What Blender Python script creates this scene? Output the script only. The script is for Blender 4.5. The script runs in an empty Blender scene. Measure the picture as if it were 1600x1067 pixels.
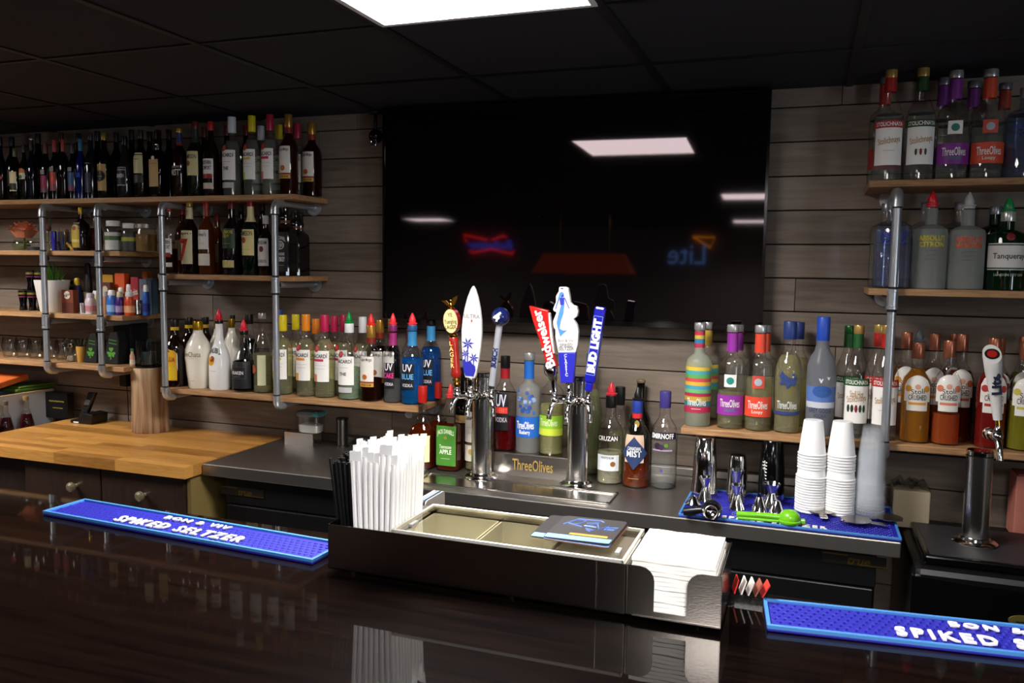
import bpy, bmesh, math, random
from math import sin, cos, pi, radians, sqrt, atan2, hypot
from mathutils import Vector, Matrix
random.seed(7)
SC = bpy.context.scene
COL = SC.collection

# ------------------------------------------------------------------ camera
F, PITCH, YAW, ROLL = 1287.2, .0881, .3454, .0135
CAM = Vector((0, -3.15, 1.70))
_f = Vector((-sin(YAW)*cos(PITCH), cos(YAW)*cos(PITCH), -sin(PITCH)))
_r = Vector((cos(YAW), sin(YAW), 0)); _u = _r.cross(_f)
CR = _r*cos(ROLL) + _u*sin(ROLL); CU = -_r*sin(ROLL) + _u*cos(ROLL); CF = _f
cd = bpy.data.cameras.new('camera'); cam = bpy.data.objects.new('camera', cd); COL.objects.link(cam)
cd.sensor_width = 36; cd.lens = 36*F/1600; cd.clip_start = .05
cam.matrix_world = Matrix(((CR.x, CU.x, -CF.x, CAM.x), (CR.y, CU.y, -CF.y, CAM.y), (CR.z, CU.z, -CF.z, CAM.z), (0, 0, 0, 1)))
SC.camera = cam
# ------------------------------------------------------------------ world, exposure, daylight
SC.view_settings.view_transform = 'Standard'; SC.view_settings.look = 'None'
SC.view_settings.gamma = 1; SC.view_settings.use_curve_mapping = False
SC.view_settings.exposure = 1.85
PANEL = 5.0           # radiance of the ceiling panels' diffusers
PANEL_W = 14.0        # watts each panel sends down through its prismatic diffuser
SPREAD = 140          # beam angle of that light, degrees
DAY = 20.0            # watts of daylight entering through the window
w = bpy.data.worlds.new('world'); SC.world = w; w.use_nodes = True
w.node_tree.nodes['Background'].inputs[0].default_value = (.55, .65, .8, 1)
w.node_tree.nodes['Background'].inputs[1].default_value = .15
ld = bpy.data.lights.new('window_daylight', 'AREA'); ld.shape = 'RECTANGLE'; ld.size = 1.7; ld.size_y = .8
ld.energy = DAY; ld.color = (.78, .88, 1)
lo = bpy.data.objects.new('window_daylight', ld); COL.objects.link(lo)
lo.location = (3.12, -3.6, 1.15); lo.rotation_euler = (0, radians(90), 0)
cy = SC.cycles
cy.max_bounces = 14; cy.transmission_bounces = 12; cy.transparent_max_bounces = 48; cy.diffuse_bounces = 4
cy.glossy_bounces = 6; cy.sample_clamp_indirect = 4.0; cy.blur_glossy = .5

# ------------------------------------------------------------------ numbers: where a shelf line stands in the room
WALL, CEIL, CTR, BAR = 0.0, 2.345, .92, 1.16
def proj(p):
    d = Vector(p) - CAM; w_ = d.dot(CF)
    return 800 + F*d.dot(CR)/w_, 533.5 - F*d.dot(CU)/w_, w_
def sx(px, Y, z):                       # X of the point at depth Y and height z
    k = CR - CF*((px-800)/F)
    return CAM.x - ((Y-CAM.y)*k.y + (z-CAM.z)*k.z)/k.x
def sz(py, X, Y):                       # height above the point X, Y
    k = CU + CF*((py-533.5)/F)
    return CAM.z - ((X-CAM.x)*k.x + (Y-CAM.y)*k.y)/k.z
def ony(px, py, Y):
    d = CF + CR*((px-800)/F) - CU*((py-533.5)/F)
    return CAM + d*((Y-CAM.y)/d.y)
def onz(px, py, z):
    d = CF + CR*((px-800)/F) - CU*((py-533.5)/F)
    return CAM + d*((z-CAM.z)/d.z)

# ------------------------------------------------------------------ materials
def lin(c):
    if isinstance(c, str):
        c = c.lstrip('#'); c = tuple(int(c[i:i+2], 16)/255 for i in (0, 2, 4))
        return tuple(x/12.92 if x <= .04045 else ((x+.055)/1.055)**2.4 for x in c)
    return c
MATS = {}
def mat(name, color='#808080', rough=.5, metal=0., spec=.5, coat=0., emit=None, estr=0., trans=0., ior=1.45, alpha=1., bump=0., bscale=200.):
    if name in MATS: return MATS[name]
    m = bpy.data.materials.new(name); m.use_nodes = True
    b = m.node_tree.nodes['Principled BSDF']; i = b.inputs
    i['Base Color'].default_value = (*lin(color), 1); i['Roughness'].default_value = rough; i['Metallic'].default_value = metal
    i['Specular IOR Level'].default_value = spec; i['Coat Weight'].default_value = coat; i['Coat Roughness'].default_value = .04
    i['Transmission Weight'].default_value = trans; i['IOR'].default_value = ior; i['Alpha'].default_value = alpha
    if emit: i['Emission Color'].default_value = (*lin(emit), 1); i['Emission Strength'].default_value = estr
    if bump:
        n = m.node_tree.nodes.new('ShaderNodeTexNoise'); n.inputs['Scale'].default_value = bscale
        bp = m.node_tree.nodes.new('ShaderNodeBump'); bp.inputs['Strength'].default_value = bump; bp.inputs['Distance'].default_value = .002
        m.node_tree.links.new(n.outputs[0], bp.inputs['Height']); m.node_tree.links.new(bp.outputs[0], i['Normal'])
    MATS[name] = m
    return m
def P(c, rough=.45, metal=0., **k): return mat('c_%s_%d_%d%s' % (c.lstrip('#'), rough*100, metal*100, ''.join(sorted(k))), c, rough, metal, **k)
def wood(name, c1, c2, scale=(1.2, 14, 14), rough=.55, coat=0., rnd=.35, knots=True, spec=.4, grain=6.):
    if name in MATS: return MATS[name]
    m = bpy.data.materials.new(name); m.use_nodes = True; nt = m.node_tree; N = nt.nodes.new; L = nt.links.new
    b = nt.nodes['Principled BSDF']
    tc = N('ShaderNodeTexCoord'); oi = N('ShaderNodeObjectInfo'); ad = N('ShaderNodeVectorMath'); ad.operation = 'ADD'
    sc_ = N('ShaderNodeVectorMath'); sc_.operation = 'SCALE'; cx = N('ShaderNodeCombineXYZ')
    L(oi.outputs['Random'], cx.inputs[0]); L(oi.outputs['Random'], cx.inputs[2]); L(cx.outputs[0], sc_.inputs[0]); sc_.inputs['Scale'].default_value = 9.3
    L(tc.outputs['Object'], ad.inputs[0]); L(sc_.outputs[0], ad.inputs[1])
    mp = N('ShaderNodeMapping'); mp.inputs['Scale'].default_value = scale; L(ad.outputs[0], mp.inputs[0])
    n1 = N('ShaderNodeTexNoise'); n1.inputs['Scale'].default_value = grain; n1.inputs['Detail'].default_value = 8; n1.inputs['Distortion'].default_value = .6; L(mp.outputs[0], n1.inputs[0])
    n2 = N('ShaderNodeTexNoise'); n2.inputs['Scale'].default_value = 1.3; n2.inputs['Detail'].default_value = 3; L(ad.outputs[0], n2.inputs[0])
    mx = N('ShaderNodeMath'); mx.operation = 'MULTIPLY_ADD'; mx.inputs[1].default_value = .75; L(n1.outputs[0], mx.inputs[0])
    m3 = N('ShaderNodeMath'); m3.operation = 'MULTIPLY_ADD'; m3.inputs[1].default_value = rnd; L(oi.outputs['Random'], m3.inputs[0]); m3.inputs[2].default_value = -.25
    m4 = N('ShaderNodeMath'); m4.operation = 'MULTIPLY_ADD'; m4.inputs[1].default_value = .45; L(n2.outputs[0], m4.inputs[0]); L(m3.outputs[0], m4.inputs[2])
    L(m4.outputs[0], mx.inputs[2])
    cr = N('ShaderNodeValToRGB'); cr.color_ramp.elements[0].position = .22; cr.color_ramp.elements[1].position = .8
    cr.color_ramp.elements[0].color = (*lin(c1), 1); cr.color_ramp.elements[1].color = (*lin(c2), 1); L(mx.outputs[0], cr.inputs[0])
    L(cr.outputs[0], b.inputs['Base Color']); b.inputs['Roughness'].default_value = rough; b.inputs['Coat Weight'].default_value = coat
    b.inputs['Coat Roughness'].default_value = .03; b.inputs['Specular IOR Level'].default_value = spec
    bp = N('ShaderNodeBump'); bp.inputs['Strength'].default_value = .12; bp.inputs['Distance'].default_value = .002; L(n1.outputs[0], bp.inputs['Height']); L(bp.outputs[0], b.inputs['Normal'])
    MATS[name] = m
    return m
def glass(tint='#ffffff', edge='#8f968e', rough=0.02):          # a thin glass wall: clear face on, darker and mirror-like at the rim
    k = 'glass_%s_%s_%d' % (tint.lstrip('#'), edge.lstrip('#'), rough*100)
    if k in MATS: return MATS[k]
    m = bpy.data.materials.new(k); m.use_nodes = True; nt = m.node_tree; nt.nodes.clear(); N = nt.nodes.new; L = nt.links.new
    o = N('ShaderNodeOutputMaterial'); t = N('ShaderNodeBsdfTransparent'); g = N('ShaderNodeBsdfGlossy'); g.inputs['Roughness'].default_value = rough
    lw = N('ShaderNodeLayerWeight'); lw.inputs['Blend'].default_value = .35; mc = N('ShaderNodeMix'); mc.data_type = 'RGBA'
    pw = N('ShaderNodeMath'); pw.operation = 'POWER'; pw.inputs[1].default_value = 3; L(lw.outputs['Facing'], pw.inputs[0]); L(pw.outputs[0], mc.inputs[0])
    mc.inputs[6].default_value = (*lin(tint), 1); mc.inputs[7].default_value = (*lin(edge), 1); L(mc.outputs[2], t.inputs[0])
    fr = N('ShaderNodeFresnel'); ge = N('ShaderNodeNewGeometry'); mr = N('ShaderNodeMapRange'); mr.inputs[3].default_value = 1.65; mr.inputs[4].default_value = 1/1.65; L(ge.outputs['Backfacing'], mr.inputs[0]); L(mr.outputs[0], fr.inputs[0]); mx = N('ShaderNodeMixShader'); L(fr.outputs[0], mx.inputs[0]); L(t.outputs[0], mx.inputs[1]); L(g.outputs[0], mx.inputs[2]); L(mx.outputs[0], o.inputs[0])
    MATS[k] = m
    return m
def liq(c, scatter=.2):                                # clear tinted liquid: absorbs as light passes, scatters a little
    k = 'liquid_'+c.lstrip('#')
    if k in MATS: return MATS[k]
    m = bpy.data.materials.new(k); m.use_nodes = True; nt = m.node_tree; nt.nodes.clear(); N = nt.nodes.new; L = nt.links.new
    o = N('ShaderNodeOutputMaterial'); t = N('ShaderNodeBsdfRefraction'); t.inputs['IOR'].default_value = 1.06; t.inputs['Color'].default_value = (*[x**.75 for x in lin(c)], 1); t.inputs['Roughness'].default_value = .0
    d = N('ShaderNodeBsdfDiffuse'); d.inputs[0].default_value = (*lin(c), 1); mx = N('ShaderNodeMixShader'); mx.inputs[0].default_value = scatter
    L(t.outputs[0], mx.inputs[1]); L(d.outputs[0], mx.inputs[2]); L(mx.outputs[0], o.inputs[0])
    MATS[k] = m
    return m
def dark(c='#0b0806'): return mat('darkglass_'+c.lstrip('#'), c, .06, spec=.6)

STEEL = mat('stainless_steel', '#b9b4ae', .22, 1., bump=.03, bscale=60)
BRUSH = mat('brushed_steel', '#a09c97', .38, 1., bump=.05, bscale=40)
CHROME = mat('chrome', '#dedcd8', .1, 1.)
GALV = mat('galvanised_pipe', '#b6babe', .28, .7, bump=.1, bscale=90)
GALVD = mat('pipe_thread', '#1d1d1e', .5, .5)
GOLD = mat('gold_metal', '#c9973a', .2, 1.)
BLACKP = mat('black_plastic', '#0a0a0b', .35)
BLACKG = mat('black_gloss', '#060607', .12)
WHITEP = mat('white_plastic', '#e8e6e2', .4)
PINE = wood('pine_shelf', '#7a5638', '#c89d6c', (1.5, 18, 18), .55, rnd=.2)
SHIP = wood('greywashed_board', '#5b4f45', '#887a6c', (.8, 9, 9), .6, rnd=.42)
BLOCK = wood('butcher_block', '#80521f', '#c28c46', (2, 22, 22), .38, rnd=.5, coat=.15)
BARW = wood('dark_bar_wood', '#040202', '#170d08', (.7, 10, 10), .32, coat=.75, rnd=.1, spec=.02)
CAB = wood('dark_cabinet', '#1c120e', '#3a271d', (14, 14, 2), .42, rnd=.15)

# ------------------------------------------------------------------ mesh helpers
class MB:
    def __init__(s): s.v = []; s.f = []
    def add(s, vs, fs):
        n = len(s.v); s.v += [tuple(v) for v in vs]; s.f += [tuple(i+n for i in f) for f in fs]; return s
    def box(s, x0, x1, y0, y1, z0, z1):
        return s.add([(x0, y0, z0), (x1, y0, z0), (x1, y1, z0), (x0, y1, z0), (x0, y0, z1), (x1, y0, z1), (x1, y1, z1), (x0, y1, z1)],
                     [(3, 2, 1, 0), (4, 5, 6, 7), (0, 1, 5, 4), (1, 2, 6, 5), (2, 3, 7, 6), (3, 0, 4, 7)])
    def lathe(s, prof, seg=20, n=2., asp=1., c=(0, 0, 0), close=True):
        rings = []
        vs = []; fs = []
        for r, z in prof:
            for k in range(seg):
                a = 2*pi*(k+.5)/seg; ca, sa = cos(a), sin(a)
                if n != 2: q = (abs(ca)**n + abs(sa)**n)**(-1/n); ca *= q; sa *= q
                vs.append((c[0]+r*ca, c[1]+r*sa*asp, c[2]+z))
        for i in range(len(prof)-1):
            for k in range(seg):
                k2 = (k+1) % seg; fs.append((i*seg+k, i*seg+k2, (i+1)*seg+k2, (i+1)*seg+k))
        if close:
            if prof[0][0] > 1e-6: fs.append(tuple(reversed(range(seg))))
            if prof[-1][0] > 1e-6: fs.append(tuple((len(prof)-1)*seg+k for k in range(seg)))
        return s.add(vs, fs)
    def tube(s, pts, r, seg=10, cap=True):
        pts = [Vector(p) for p in pts]; vs = []; fs = []; prev = None
        for i, p in enumerate(pts):
            t = (pts[min(i+1, len(pts)-1)] - pts[max(i-1, 0)]).normalized()
            if prev is None:
                a = Vector((0, 0, 1)) if abs(t.z) < .9 else Vector((1, 0, 0)); u = t.cross(a).normalized()
            else: u = (prev - t*prev.dot(t)).normalized()
            prev = u; v = t.cross(u); rr = r[i] if isinstance(r, (list, tuple)) else r
            for k in range(seg):
                a = 2*pi*k/seg; vs.append(p + u*(rr*cos(a)) + v*(rr*sin(a)))
        for i in range(len(pts)-1):
            for k in range(seg): k2 = (k+1) % seg; fs.append((i*seg+k, i*seg+k2, (i+1)*seg+k2, (i+1)*seg+k))
        if cap: fs.append(tuple(reversed(range(seg)))); fs.append(tuple((len(pts)-1)*seg+k for k in range(seg)))
        return s.add(vs, fs)
    def ball(s, c, r, seg=14, rings=9, sc=(1, 1, 1)):
        vs = []; fs = []
        for i in range(rings+1):
            t = -pi/2+pi*i/rings
            for k in range(seg): a = 2*pi*k/seg; vs.append((c[0]+sc[0]*r*cos(t)*cos(a), c[1]+sc[1]*r*cos(t)*sin(a), c[2]+sc[2]*r*sin(t)))
        for i in range(rings):
            for k in range(seg): k2 = (k+1) % seg; fs.append((i*seg+k, i*seg+k2, (i+1)*seg+k2, (i+1)*seg+k))
        return s.add(vs, fs)
    def prism(s, poly, y0, y1):                  # outline in x, z given a depth in y
        n = len(poly); vs = [(x, y0, z) for x, z in poly] + [(x, y1, z) for x, z in poly]
        fs = [tuple(range(n)), tuple(reversed(range(n, 2*n)))] + [(i+n, (i+1) % n+n, (i+1) % n, i) for i in range(n)]
        return s.add(vs, fs)
    def map(s, fn): s.v = [tuple(fn(v)) for v in s.v]; return s
    def build(s, name, m, parent=None, smooth=None, bevel=0, loc=None):
        me = bpy.data.meshes.new(name); me.from_pydata(s.v, [], s.f); me.update()
        if smooth is not None:
            me.polygons.foreach_set('use_smooth', [True]*len(me.polygons)); me.set_sharp_from_angle(angle=radians(smooth))
        me.materials.append(m); return place(name, me, parent, bevel, loc)
def place(name, me, parent=None, bevel=0, loc=None):
    o = bpy.data.objects.new(name, me); COL.objects.link(o)
    if parent is not None: o.parent = parent
    if loc is not None: o.location = loc
    if bevel:
        b = o.modifiers.new('bevel', 'BEVEL'); b.width = bevel; b.segments = 2; b.limit_method = 'ANGLE'; b.angle_limit = radians(50)
    return o
def tag(o, label, cat, group=None, kind=None):
    o['label'] = label; o['category'] = cat
    if group: o['group'] = group
    if kind: o['kind'] = kind
    return o
def empty(name, loc=(0, 0, 0), label=None, cat=None, group=None, rz=0.):
    o = bpy.data.objects.new(name, None); COL.objects.link(o); o.location = loc; o.rotation_euler = (0, 0, rz); o.empty_display_size = .02
    if label: tag(o, label, cat, group)
    return o
def struct(o): o['kind'] = 'structure'; return o
def clone(src, name, loc=None, rot=None):
    o = src.copy(); COL.objects.link(o); o.name = name
    if loc is not None: o.location = loc
    if rot is not None: o.rotation_euler = rot
    for ch in src.children:
        c = ch.copy(); COL.objects.link(c); c.parent = o
        for g in ch.children:
            d = g.copy(); COL.objects.link(d); d.parent = c
    return o
TXT = {}
def text(s, off=0., sp=1.):                        # flat lettering, x from 0, cap height 1
    k = (s, off, sp)
    if k not in TXT:
        c = bpy.data.curves.new('lettering', 'FONT'); c.body = s; c.resolution_u = 2; c.offset = off; c.space_character = sp
        o = bpy.data.objects.new('lettering', c); m = bpy.data.meshes.new_from_object(o)
        vs = [(v.co.x, v.co.y) for v in m.vertices]; fs = [tuple(p.vertices) for p in m.polygons]
        bpy.data.objects.remove(o); bpy.data.curves.remove(c); bpy.data.meshes.remove(m)
        x0 = min(v[0] for v in vs); x1 = max(v[0] for v in vs)
        TXT[k] = ([((x-x0)/.7, y/.7) for x, y in vs], fs, (x1-x0)/.7)
    return TXT[k]
def tmesh(s, h, wmax=None, off=0., fn=None, rot=0., shear=0., sp=1.):     # lettering centred on 0, 0; fn places it
    vs, fs, wd = text(s, off, sp); k = h; kx = h if wmax is None else min(h, wmax/wd) if wmax > 0 else -wmax/wd
    mb = MB(); out = []
    for x, y in vs:
        a = (x-wd/2)*kx + shear*(y-.5)*k; b = (y-.5)*k
        if rot: a, b = a*cos(rot)-b*sin(rot), a*sin(rot)+b*cos(rot)
        out.append(fn(a, b) if fn else (a, 0, b))
    return mb.add(out, fs)

# ------------------------------------------------------------------ the room
XL, XR, YB = -6.3, 3.0, -9.5
wallm = mat('charcoal_paint', '#1b1a1a', .7)
struct(MB().box(XL-.1, XR+.1, YB-.1, .12, -.1, 0).build('floor', wood('dark_floor', '#1d1713', '#3b2e26', (1, 8, 8), .4)))
wb = struct(MB().box(XL-.1, XR+.1, .02, .12, 0, 2.6).build('wall_back', mat('wall_backing', '#0c0b0a', .9)))
struct(MB().box(XL-.1, XL, YB, .02, 0, 2.6).build('wall_left', wallm))
struct(MB().box(XL, XR, YB-.1, YB, 0, 2.6).build('wall_front', mat('far_wall_paint', '#8d8379', .8)))
wr = MB()                                              # right wall with a window opening
wr.box(XR, XR+.1, YB, -4.05, 0, 2.6).box(XR, XR+.1, -3.15, .02, 0, 2.6).box(XR, XR+.1, -4.05, -3.15, 0, .25).box(XR, XR+.1, -4.05, -3.15, 2.05, 2.6)
struct(wr.build('wall_right', mat('side_wall_paint', '#8a847c', .8)))
win = struct(MB().box(XR+.03, XR+.07, -4.05, -4.0, .25, 2.05).box(XR+.03, XR+.07, -3.2, -3.15, .25, 2.05).box(XR+.03, XR+.07, -4.0, -3.2, .25, .3).box(XR+.03, XR+.07, -4.0, -3.2, 2.0, 2.05).build('window_1', WHITEP))
MB().box(XR+.048, XR+.052, -4.0, -3.2, .3, 2.0).build('pane', glass(), win)
# shiplap boards
zk = [2.4056-.12096*k for k in range(0, 21)]
for k in range(0, 19):
    z1 = min(zk[k], CEIL+.02)-.0022; z0 = max(zk[k+1], 0)+.0022
    xs = [XL]; x = XL + random.uniform(.4, 2.2)
    if k == 6: xs = [XL, -4.2]; x = -2.085
    while x < XR-.3: xs.append(x); x += random.choice((1.83, 2.44, 2.1))*random.uniform(.9, 1.1)
    xs.append(XR)
    for a, b in zip(xs, xs[1:]):
        me = MB().box(-(b-a)/2+.001, (b-a)/2-.001, -.009, .009, -(z1-z0)/2, (z1-z0)/2)
        me.build('board', SHIP, wb, bevel=.0016, loc=((a+b)/2, .009+random.uniform(-.0008, .0008), (z0+z1)/2))
# suspended ceiling: tiles in a grid of bars
ceil = struct(MB().box(XL-.1, XR+.1, YB-.1, .12, 2.42, 2.5).build('ceiling', mat('ceiling_void', '#050505', .9)))
TILE = .61; gx0 = -1.12; gy0 = -1.115
I0 = 9; xsl = [gx0+TILE*(i-I0) for i in range(0, 16)]; ysl = [gy0+TILE*2-TILE*j for j in range(0, 17)]
ctm = mat('black_ceiling_tile', '#18191f', .75, bump=.3, bscale=260)
PAN = {(I0, 2): 'square white light panel above the bar, in view', (I0+1, 7): 'light panel behind the camera, upper of the right pair in the screen',
       (I0+1, 13): 'light panel far behind, lower of the right pair in the screen', (I0-6, 12): 'light panel far behind, at left in the screen',
       (I0-7, 7): 'added unseen light panel over the left of the room, out of frame', (I0-5, 2): 'light panel over the left end of the back bar, out of frame',  # left-of-room panel is unseen, added for its light
       (I0+5, 8): 'added unseen light panel over the right of the room, out of frame', (I0+2, 5): 'added unseen light panel over the customers side of the bar, out of frame'}  # both panels here unseen: right fills the room, customers-side added for bottle fronts
tme = None
for i in range(len(xsl)-1):
    for j in range(len(ysl)-1):
        c = (xsl[i]+TILE/2, ysl[j]-TILE/2, 0)
        if ysl[j]-TILE/2 > .02 or (i, j) in PAN: continue
        if tme is None:
            tme = MB().box(-.297, .297, -.297, .297, 2.350, 2.368).build('tile', ctm, ceil, bevel=.004, loc=c)
        else:
            t = tme.copy(); COL.objects.link(t); t.location = c; t.parent = ceil
barm = mat('ceiling_grid_black', '#0c0c0d', .5)
for x in xsl: MB().box(x-.012, x+.012, YB, 0, CEIL, CEIL+.012).build('grid_bar', barm, ceil)
for y in ysl:
    if y < 0: MB().box(XL, XR, y-.008, y+.008, CEIL+.001, CEIL+.012).build('grid_bar', barm, ceil)
lm = mat('light_diffuser', '#ffffff', .5, emit='#fff8f4', estr=PANEL)
for (i, j), lab in PAN.items():
    L = empty('ceiling_light', (xsl[i]+TILE/2, ysl[j]-TILE/2, CEIL), lab, 'light panel', 'ceiling light panels')
    MB().box(-.285, .285, -.285, .285, .004, .012).build('diffuser', lm, L)
    al = bpy.data.lights.new('panel_light', 'AREA'); al.size = .56; al.energy = PANEL_W; al.color = (1, .97, .95); al.spread = radians(SPREAD)
    ao = bpy.data.objects.new('panel_light', al); COL.objects.link(ao); ao.parent = L; ao.location = (0, 0, .001)
    fr = MB()
    for a in (-1, 1): fr.box(-.297, .297, a*.291-.008, a*.291+.008, -.002, .02).box(a*.291-.008, a*.291+.008, -.283, .283, -.002, .02)
    fr.build('frame', WHITEP, L)

# ------------------------------------------------------------------ television
tv = empty('television', (-.906, -.072, 1.49), 'huge black flat screen television mounted on the board wall', 'television', rz=radians(1.7))
tvm = mat('screen_glass', '#050405', .035, spec=.55)
tvm.node_tree.nodes['Principled BSDF'].inputs['Specular Tint'].default_value = (1, .84, .9, 1)
MB().box(-.752, .752, -.03, .035, 0, .848).build('housing', BLACKG, tv, bevel=.004)
MB().box(-.742, .742, -.033, -.029, .02, .84).build('screen', tvm, tv)
fb = MB()
fb.box(-.752, .752, -.037, -.028, 0, .018).box(-.752, .752, -.037, -.028, .84, .848).box(-.752, -.743, -.037, -.028, .018, .84).box(.743, .752, -.037, -.028, .018, .84)
fb.build('bezel', BLACKG, tv)
MB().box(-.3, .3, .03, .05, .25, .6).build('wall_mount', BLACKP, tv)

# ------------------------------------------------------------------ pipe shelving
SD = -.262; PY = -.288; TH = .022; PR = .0133
def plank(x0, x1, z, label):
    o = MB().box(-(x1-x0)/2, (x1-x0)/2, SD/2, -SD/2-.004, -TH, 0).build('shelf_board', PINE, None, bevel=.0025, loc=((x0+x1)/2, SD/2, z))
    return tag(o, label, 'shelf', 'pine shelf boards')
def pipe_frame(x, zb, zt, br, label):
    U = empty('pipe_bracket', (x, PY, zb), label, 'pipe bracket', 'galvanised pipe brackets')
    MB().tube([(0, 0, .02), (0, 0, zt-zb-.02)], PR, 12, False).build('post', GALV, U, 40)
    for z_ in br:
        z = z_-zb; end = z_ in (zb, zt); k = 1 if z_ == zt else -1
        MB().tube([(0, .02, z), (0, -PY-.006, z)], PR, 10, False).build('arm', GALV, U, 40)
        MB().lathe([(.015, 0), (.017, .0), (.017, .012), (.034, .013), (.036, .016), (.036, .018)], 18).map(lambda v: (v[0], v[2], v[1])).build('flange', GALV, U, 40, loc=(0, -PY-.020, z))
        if end:
            pts = [(0, 0, z-k*.045), (0, 0, z-k*.024)] + [(0, .024*(1-cos(t)), z-k*.024+k*.024*sin(t)) for t in (pi/8, pi/4, 3*pi/8, pi/2)] + [(0, .045, z)]
            MB().tube(pts, [.0185, .0165, .0165, .0168, .0168, .0165, .0185], 12).build('elbow', GALV, U, 50)
            MB().tube([(0, 0, z-k*.05), (0, 0, z-k*.044)], PR+.0006, 12).build('thread', GALVD, U, 40)
        else:
            MB().lathe([(.0155, -.033), (.0185, -.031), (.0185, -.024), (.0168, -.023), (.0168, .023), (.0185, .024), (.0185, .031), (.0155, .033)], 14, c=(0, 0, z)).build('coupling', GALV, U, 30)
            for q in (-.036, .0355): MB().tube([(0, 0, z+q-.004), (0, 0, z+q+.004)], PR+.0006, 12).build('thread', GALVD, U, 40)
    return U
ZT, ZM, ZLo, ZA2, ZA3, ZA4 = 1.992, 1.657, 1.153, 1.755, 1.464, 1.231
dz = TH+PR+.002
xA0, xA1, xB0, xB1 = -3.335, -3.005, -2.646, -2.066
for a_, b_, z_, lab in ((-4.3, -1.994, ZT, 'long pine board of the top left shelf'), (-4.3, -2.91, ZA2, 'pine board under the rose and white lidded jars'), (-4.3, -2.905, ZA3, 'pine board under the white plant pot and drink mixes'),
        (-4.3, -2.905, ZA4, 'pine board under the row of stemless glasses'), (-2.70, -1.994, ZM, 'pine board of the middle left shelf, whiskeys on it'), (-2.70, -1.425, ZLo, 'pine board of the low left shelf, rums on it'),
        (.163, 1.9, ZT+.004, 'pine board of the top right shelf'), (.178, 1.9, ZM-.004, 'pine board of the middle right shelf'), (-.405, 1.9, ZLo, 'pine board of the low right shelf')):
    plank(a_, b_, z_, lab)
A_ = [ZA4-dz, ZA3-dz, ZA2-dz, ZT-dz]; B_ = [ZLo-dz, ZM-dz, ZT-dz]
for x_, br_, lab in ((xA0, A_, 'leftmost galvanised pipe bracket, in front of the white plant pot'), (xA1, A_, 'second galvanised pipe bracket from left, beside the drink mixes'),
        (xB0, B_, 'galvanised pipe bracket beside the log and yellow labelled bottle'), (xB1, B_, 'galvanised pipe bracket in front of the square black bottles'),
        (.247, B_, 'galvanised pipe bracket right of the television'), (1.2, B_, 'galvanised pipe bracket of the right shelves, out of frame')):
    pipe_frame(x_, br_[0], br_[-1], br_, lab)
def stub(px, z, lab):                                     # the capped pipe that carries the far end of a low shelf
    x = sx(px, SD+.03, z); U = empty('pipe_stub', (x, SD+.05, z), lab, 'pipe bracket', 'capped pipe stubs')
    MB().tube([(0, 0, 0), (0, -SD-.057, 0)], PR, 10, False).build('arm', GALV, U, 40)
    MB().lathe([(.012, -.001), (.016, 0), (.0165, .01), (.015, .024)], 14).map(lambda v: (v[0], v[2], v[1])).build('end_cap', GALV, U, 30, loc=(0, -.018, 0))
    MB().lathe([(.034, 0), (.036, .004), (.036, .007)], 18).map(lambda v: (v[0], v[2], v[1])).build('flange', GALV, U, 40, loc=(0, -SD-.0585, 0))
stub(638, ZLo-dz, 'capped pipe end under the low left shelf')
stub(1094, ZLo-dz, 'capped pipe end under the low right shelf')

# ------------------------------------------------------------------ steel counter over the bottle coolers
CX0, CX1, CY0 = -2.223, .282, -.56
ct = empty('steel_counter', (0, 0, CTR), 'long stainless steel back counter with beer towers on it', 'counter')
MB().box(CX0, CX1, CY0, -.0, -.048, 0).build('worktop', BRUSH, ct, bevel=.004)
struct(MB().box(CX0, CX1, -.014, -.0005, CTR+.001, CTR+.03).build('trim_1', BRUSH, None, bevel=.002))
# sunk drip tray between the towers: a raised rim round a shallow pan
trx0, trx1, tr0, tr1 = -1.33, -.60, -.505, -.36
for x in (trx0, trx1-.012): MB().box(x, x+.012, tr0, tr1, .0005, .006).build('drip_rim', STEEL, ct, bevel=.002)
for y in (tr0, tr1-.012): MB().box(trx0, trx1, y, y+.012, .0005, .006).build('drip_rim', STEEL, ct, bevel=.002)
MB().box(trx0+.012, trx1-.012, tr0+.012, tr1-.012, .0003, .0015).build('drip_pan', STEEL, ct)
fr = empty('bottle_cooler', (0, 0, 0), 'black back-bar bottle cooler under the steel counter', 'cooler')
MB().box(CX0+.09, CX1-.06, -.5, -.03, .06, .871).build('cabinet', BLACKP, fr, bevel=.004)
fx = [CX0+.09, -1.37, -.56, CX1-.06]
for a, b in zip(fx, fx[1:]):
    d = MB().box(a+.006, b-.006, -.535, -.501, .10, .76).build('door', BLACKP, fr, bevel=.004)
    MB().box(a+.05, b-.05, -.537, -.535, .16, .70).build('door_panel', BLACKG, d)
    MB().box(b-.035, b-.02, -.56, -.537, .3, .66).build('handle', BLACKP, d, bevel=.003)
MB().box(CX0+.09, CX1-.06, -.53, -.5, .765, .871).build('top_rail', BLACKP, fr, bevel=.002)
for p0, p1 in (((345, 762), (412, 775)), ((1285, 868), (1385, 882))):
    Y = -.532; a = ony(*p0, Y); b = ony(*p1, Y); cx = (a.x+b.x)/2; cz = (a.z+b.z)/2; wd = abs(b.x-a.x)
    bd = MB().box(-wd/2, wd/2, 0, .003, -.017, .017).build('badge', mat('badge_dark', '#191613', .4, .3), fr, loc=(cx, Y-.001, cz))
    tmesh('true', .026, wd*.55, .03, fn=lambda u, v: (u+wd*.08, -.001, v), shear=.3).build('lettering', mat('badge_gold', '#6a5526', .35, .8), bd)
    for q, z_ in ((-.3, .013), (.3, -.013)): MB().box(q*wd-.2*wd, q*wd+.2*wd, -.0012, -.0002, z_-.0015, z_+.0015).build('badge_line', MATS['badge_gold'], bd)

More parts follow.
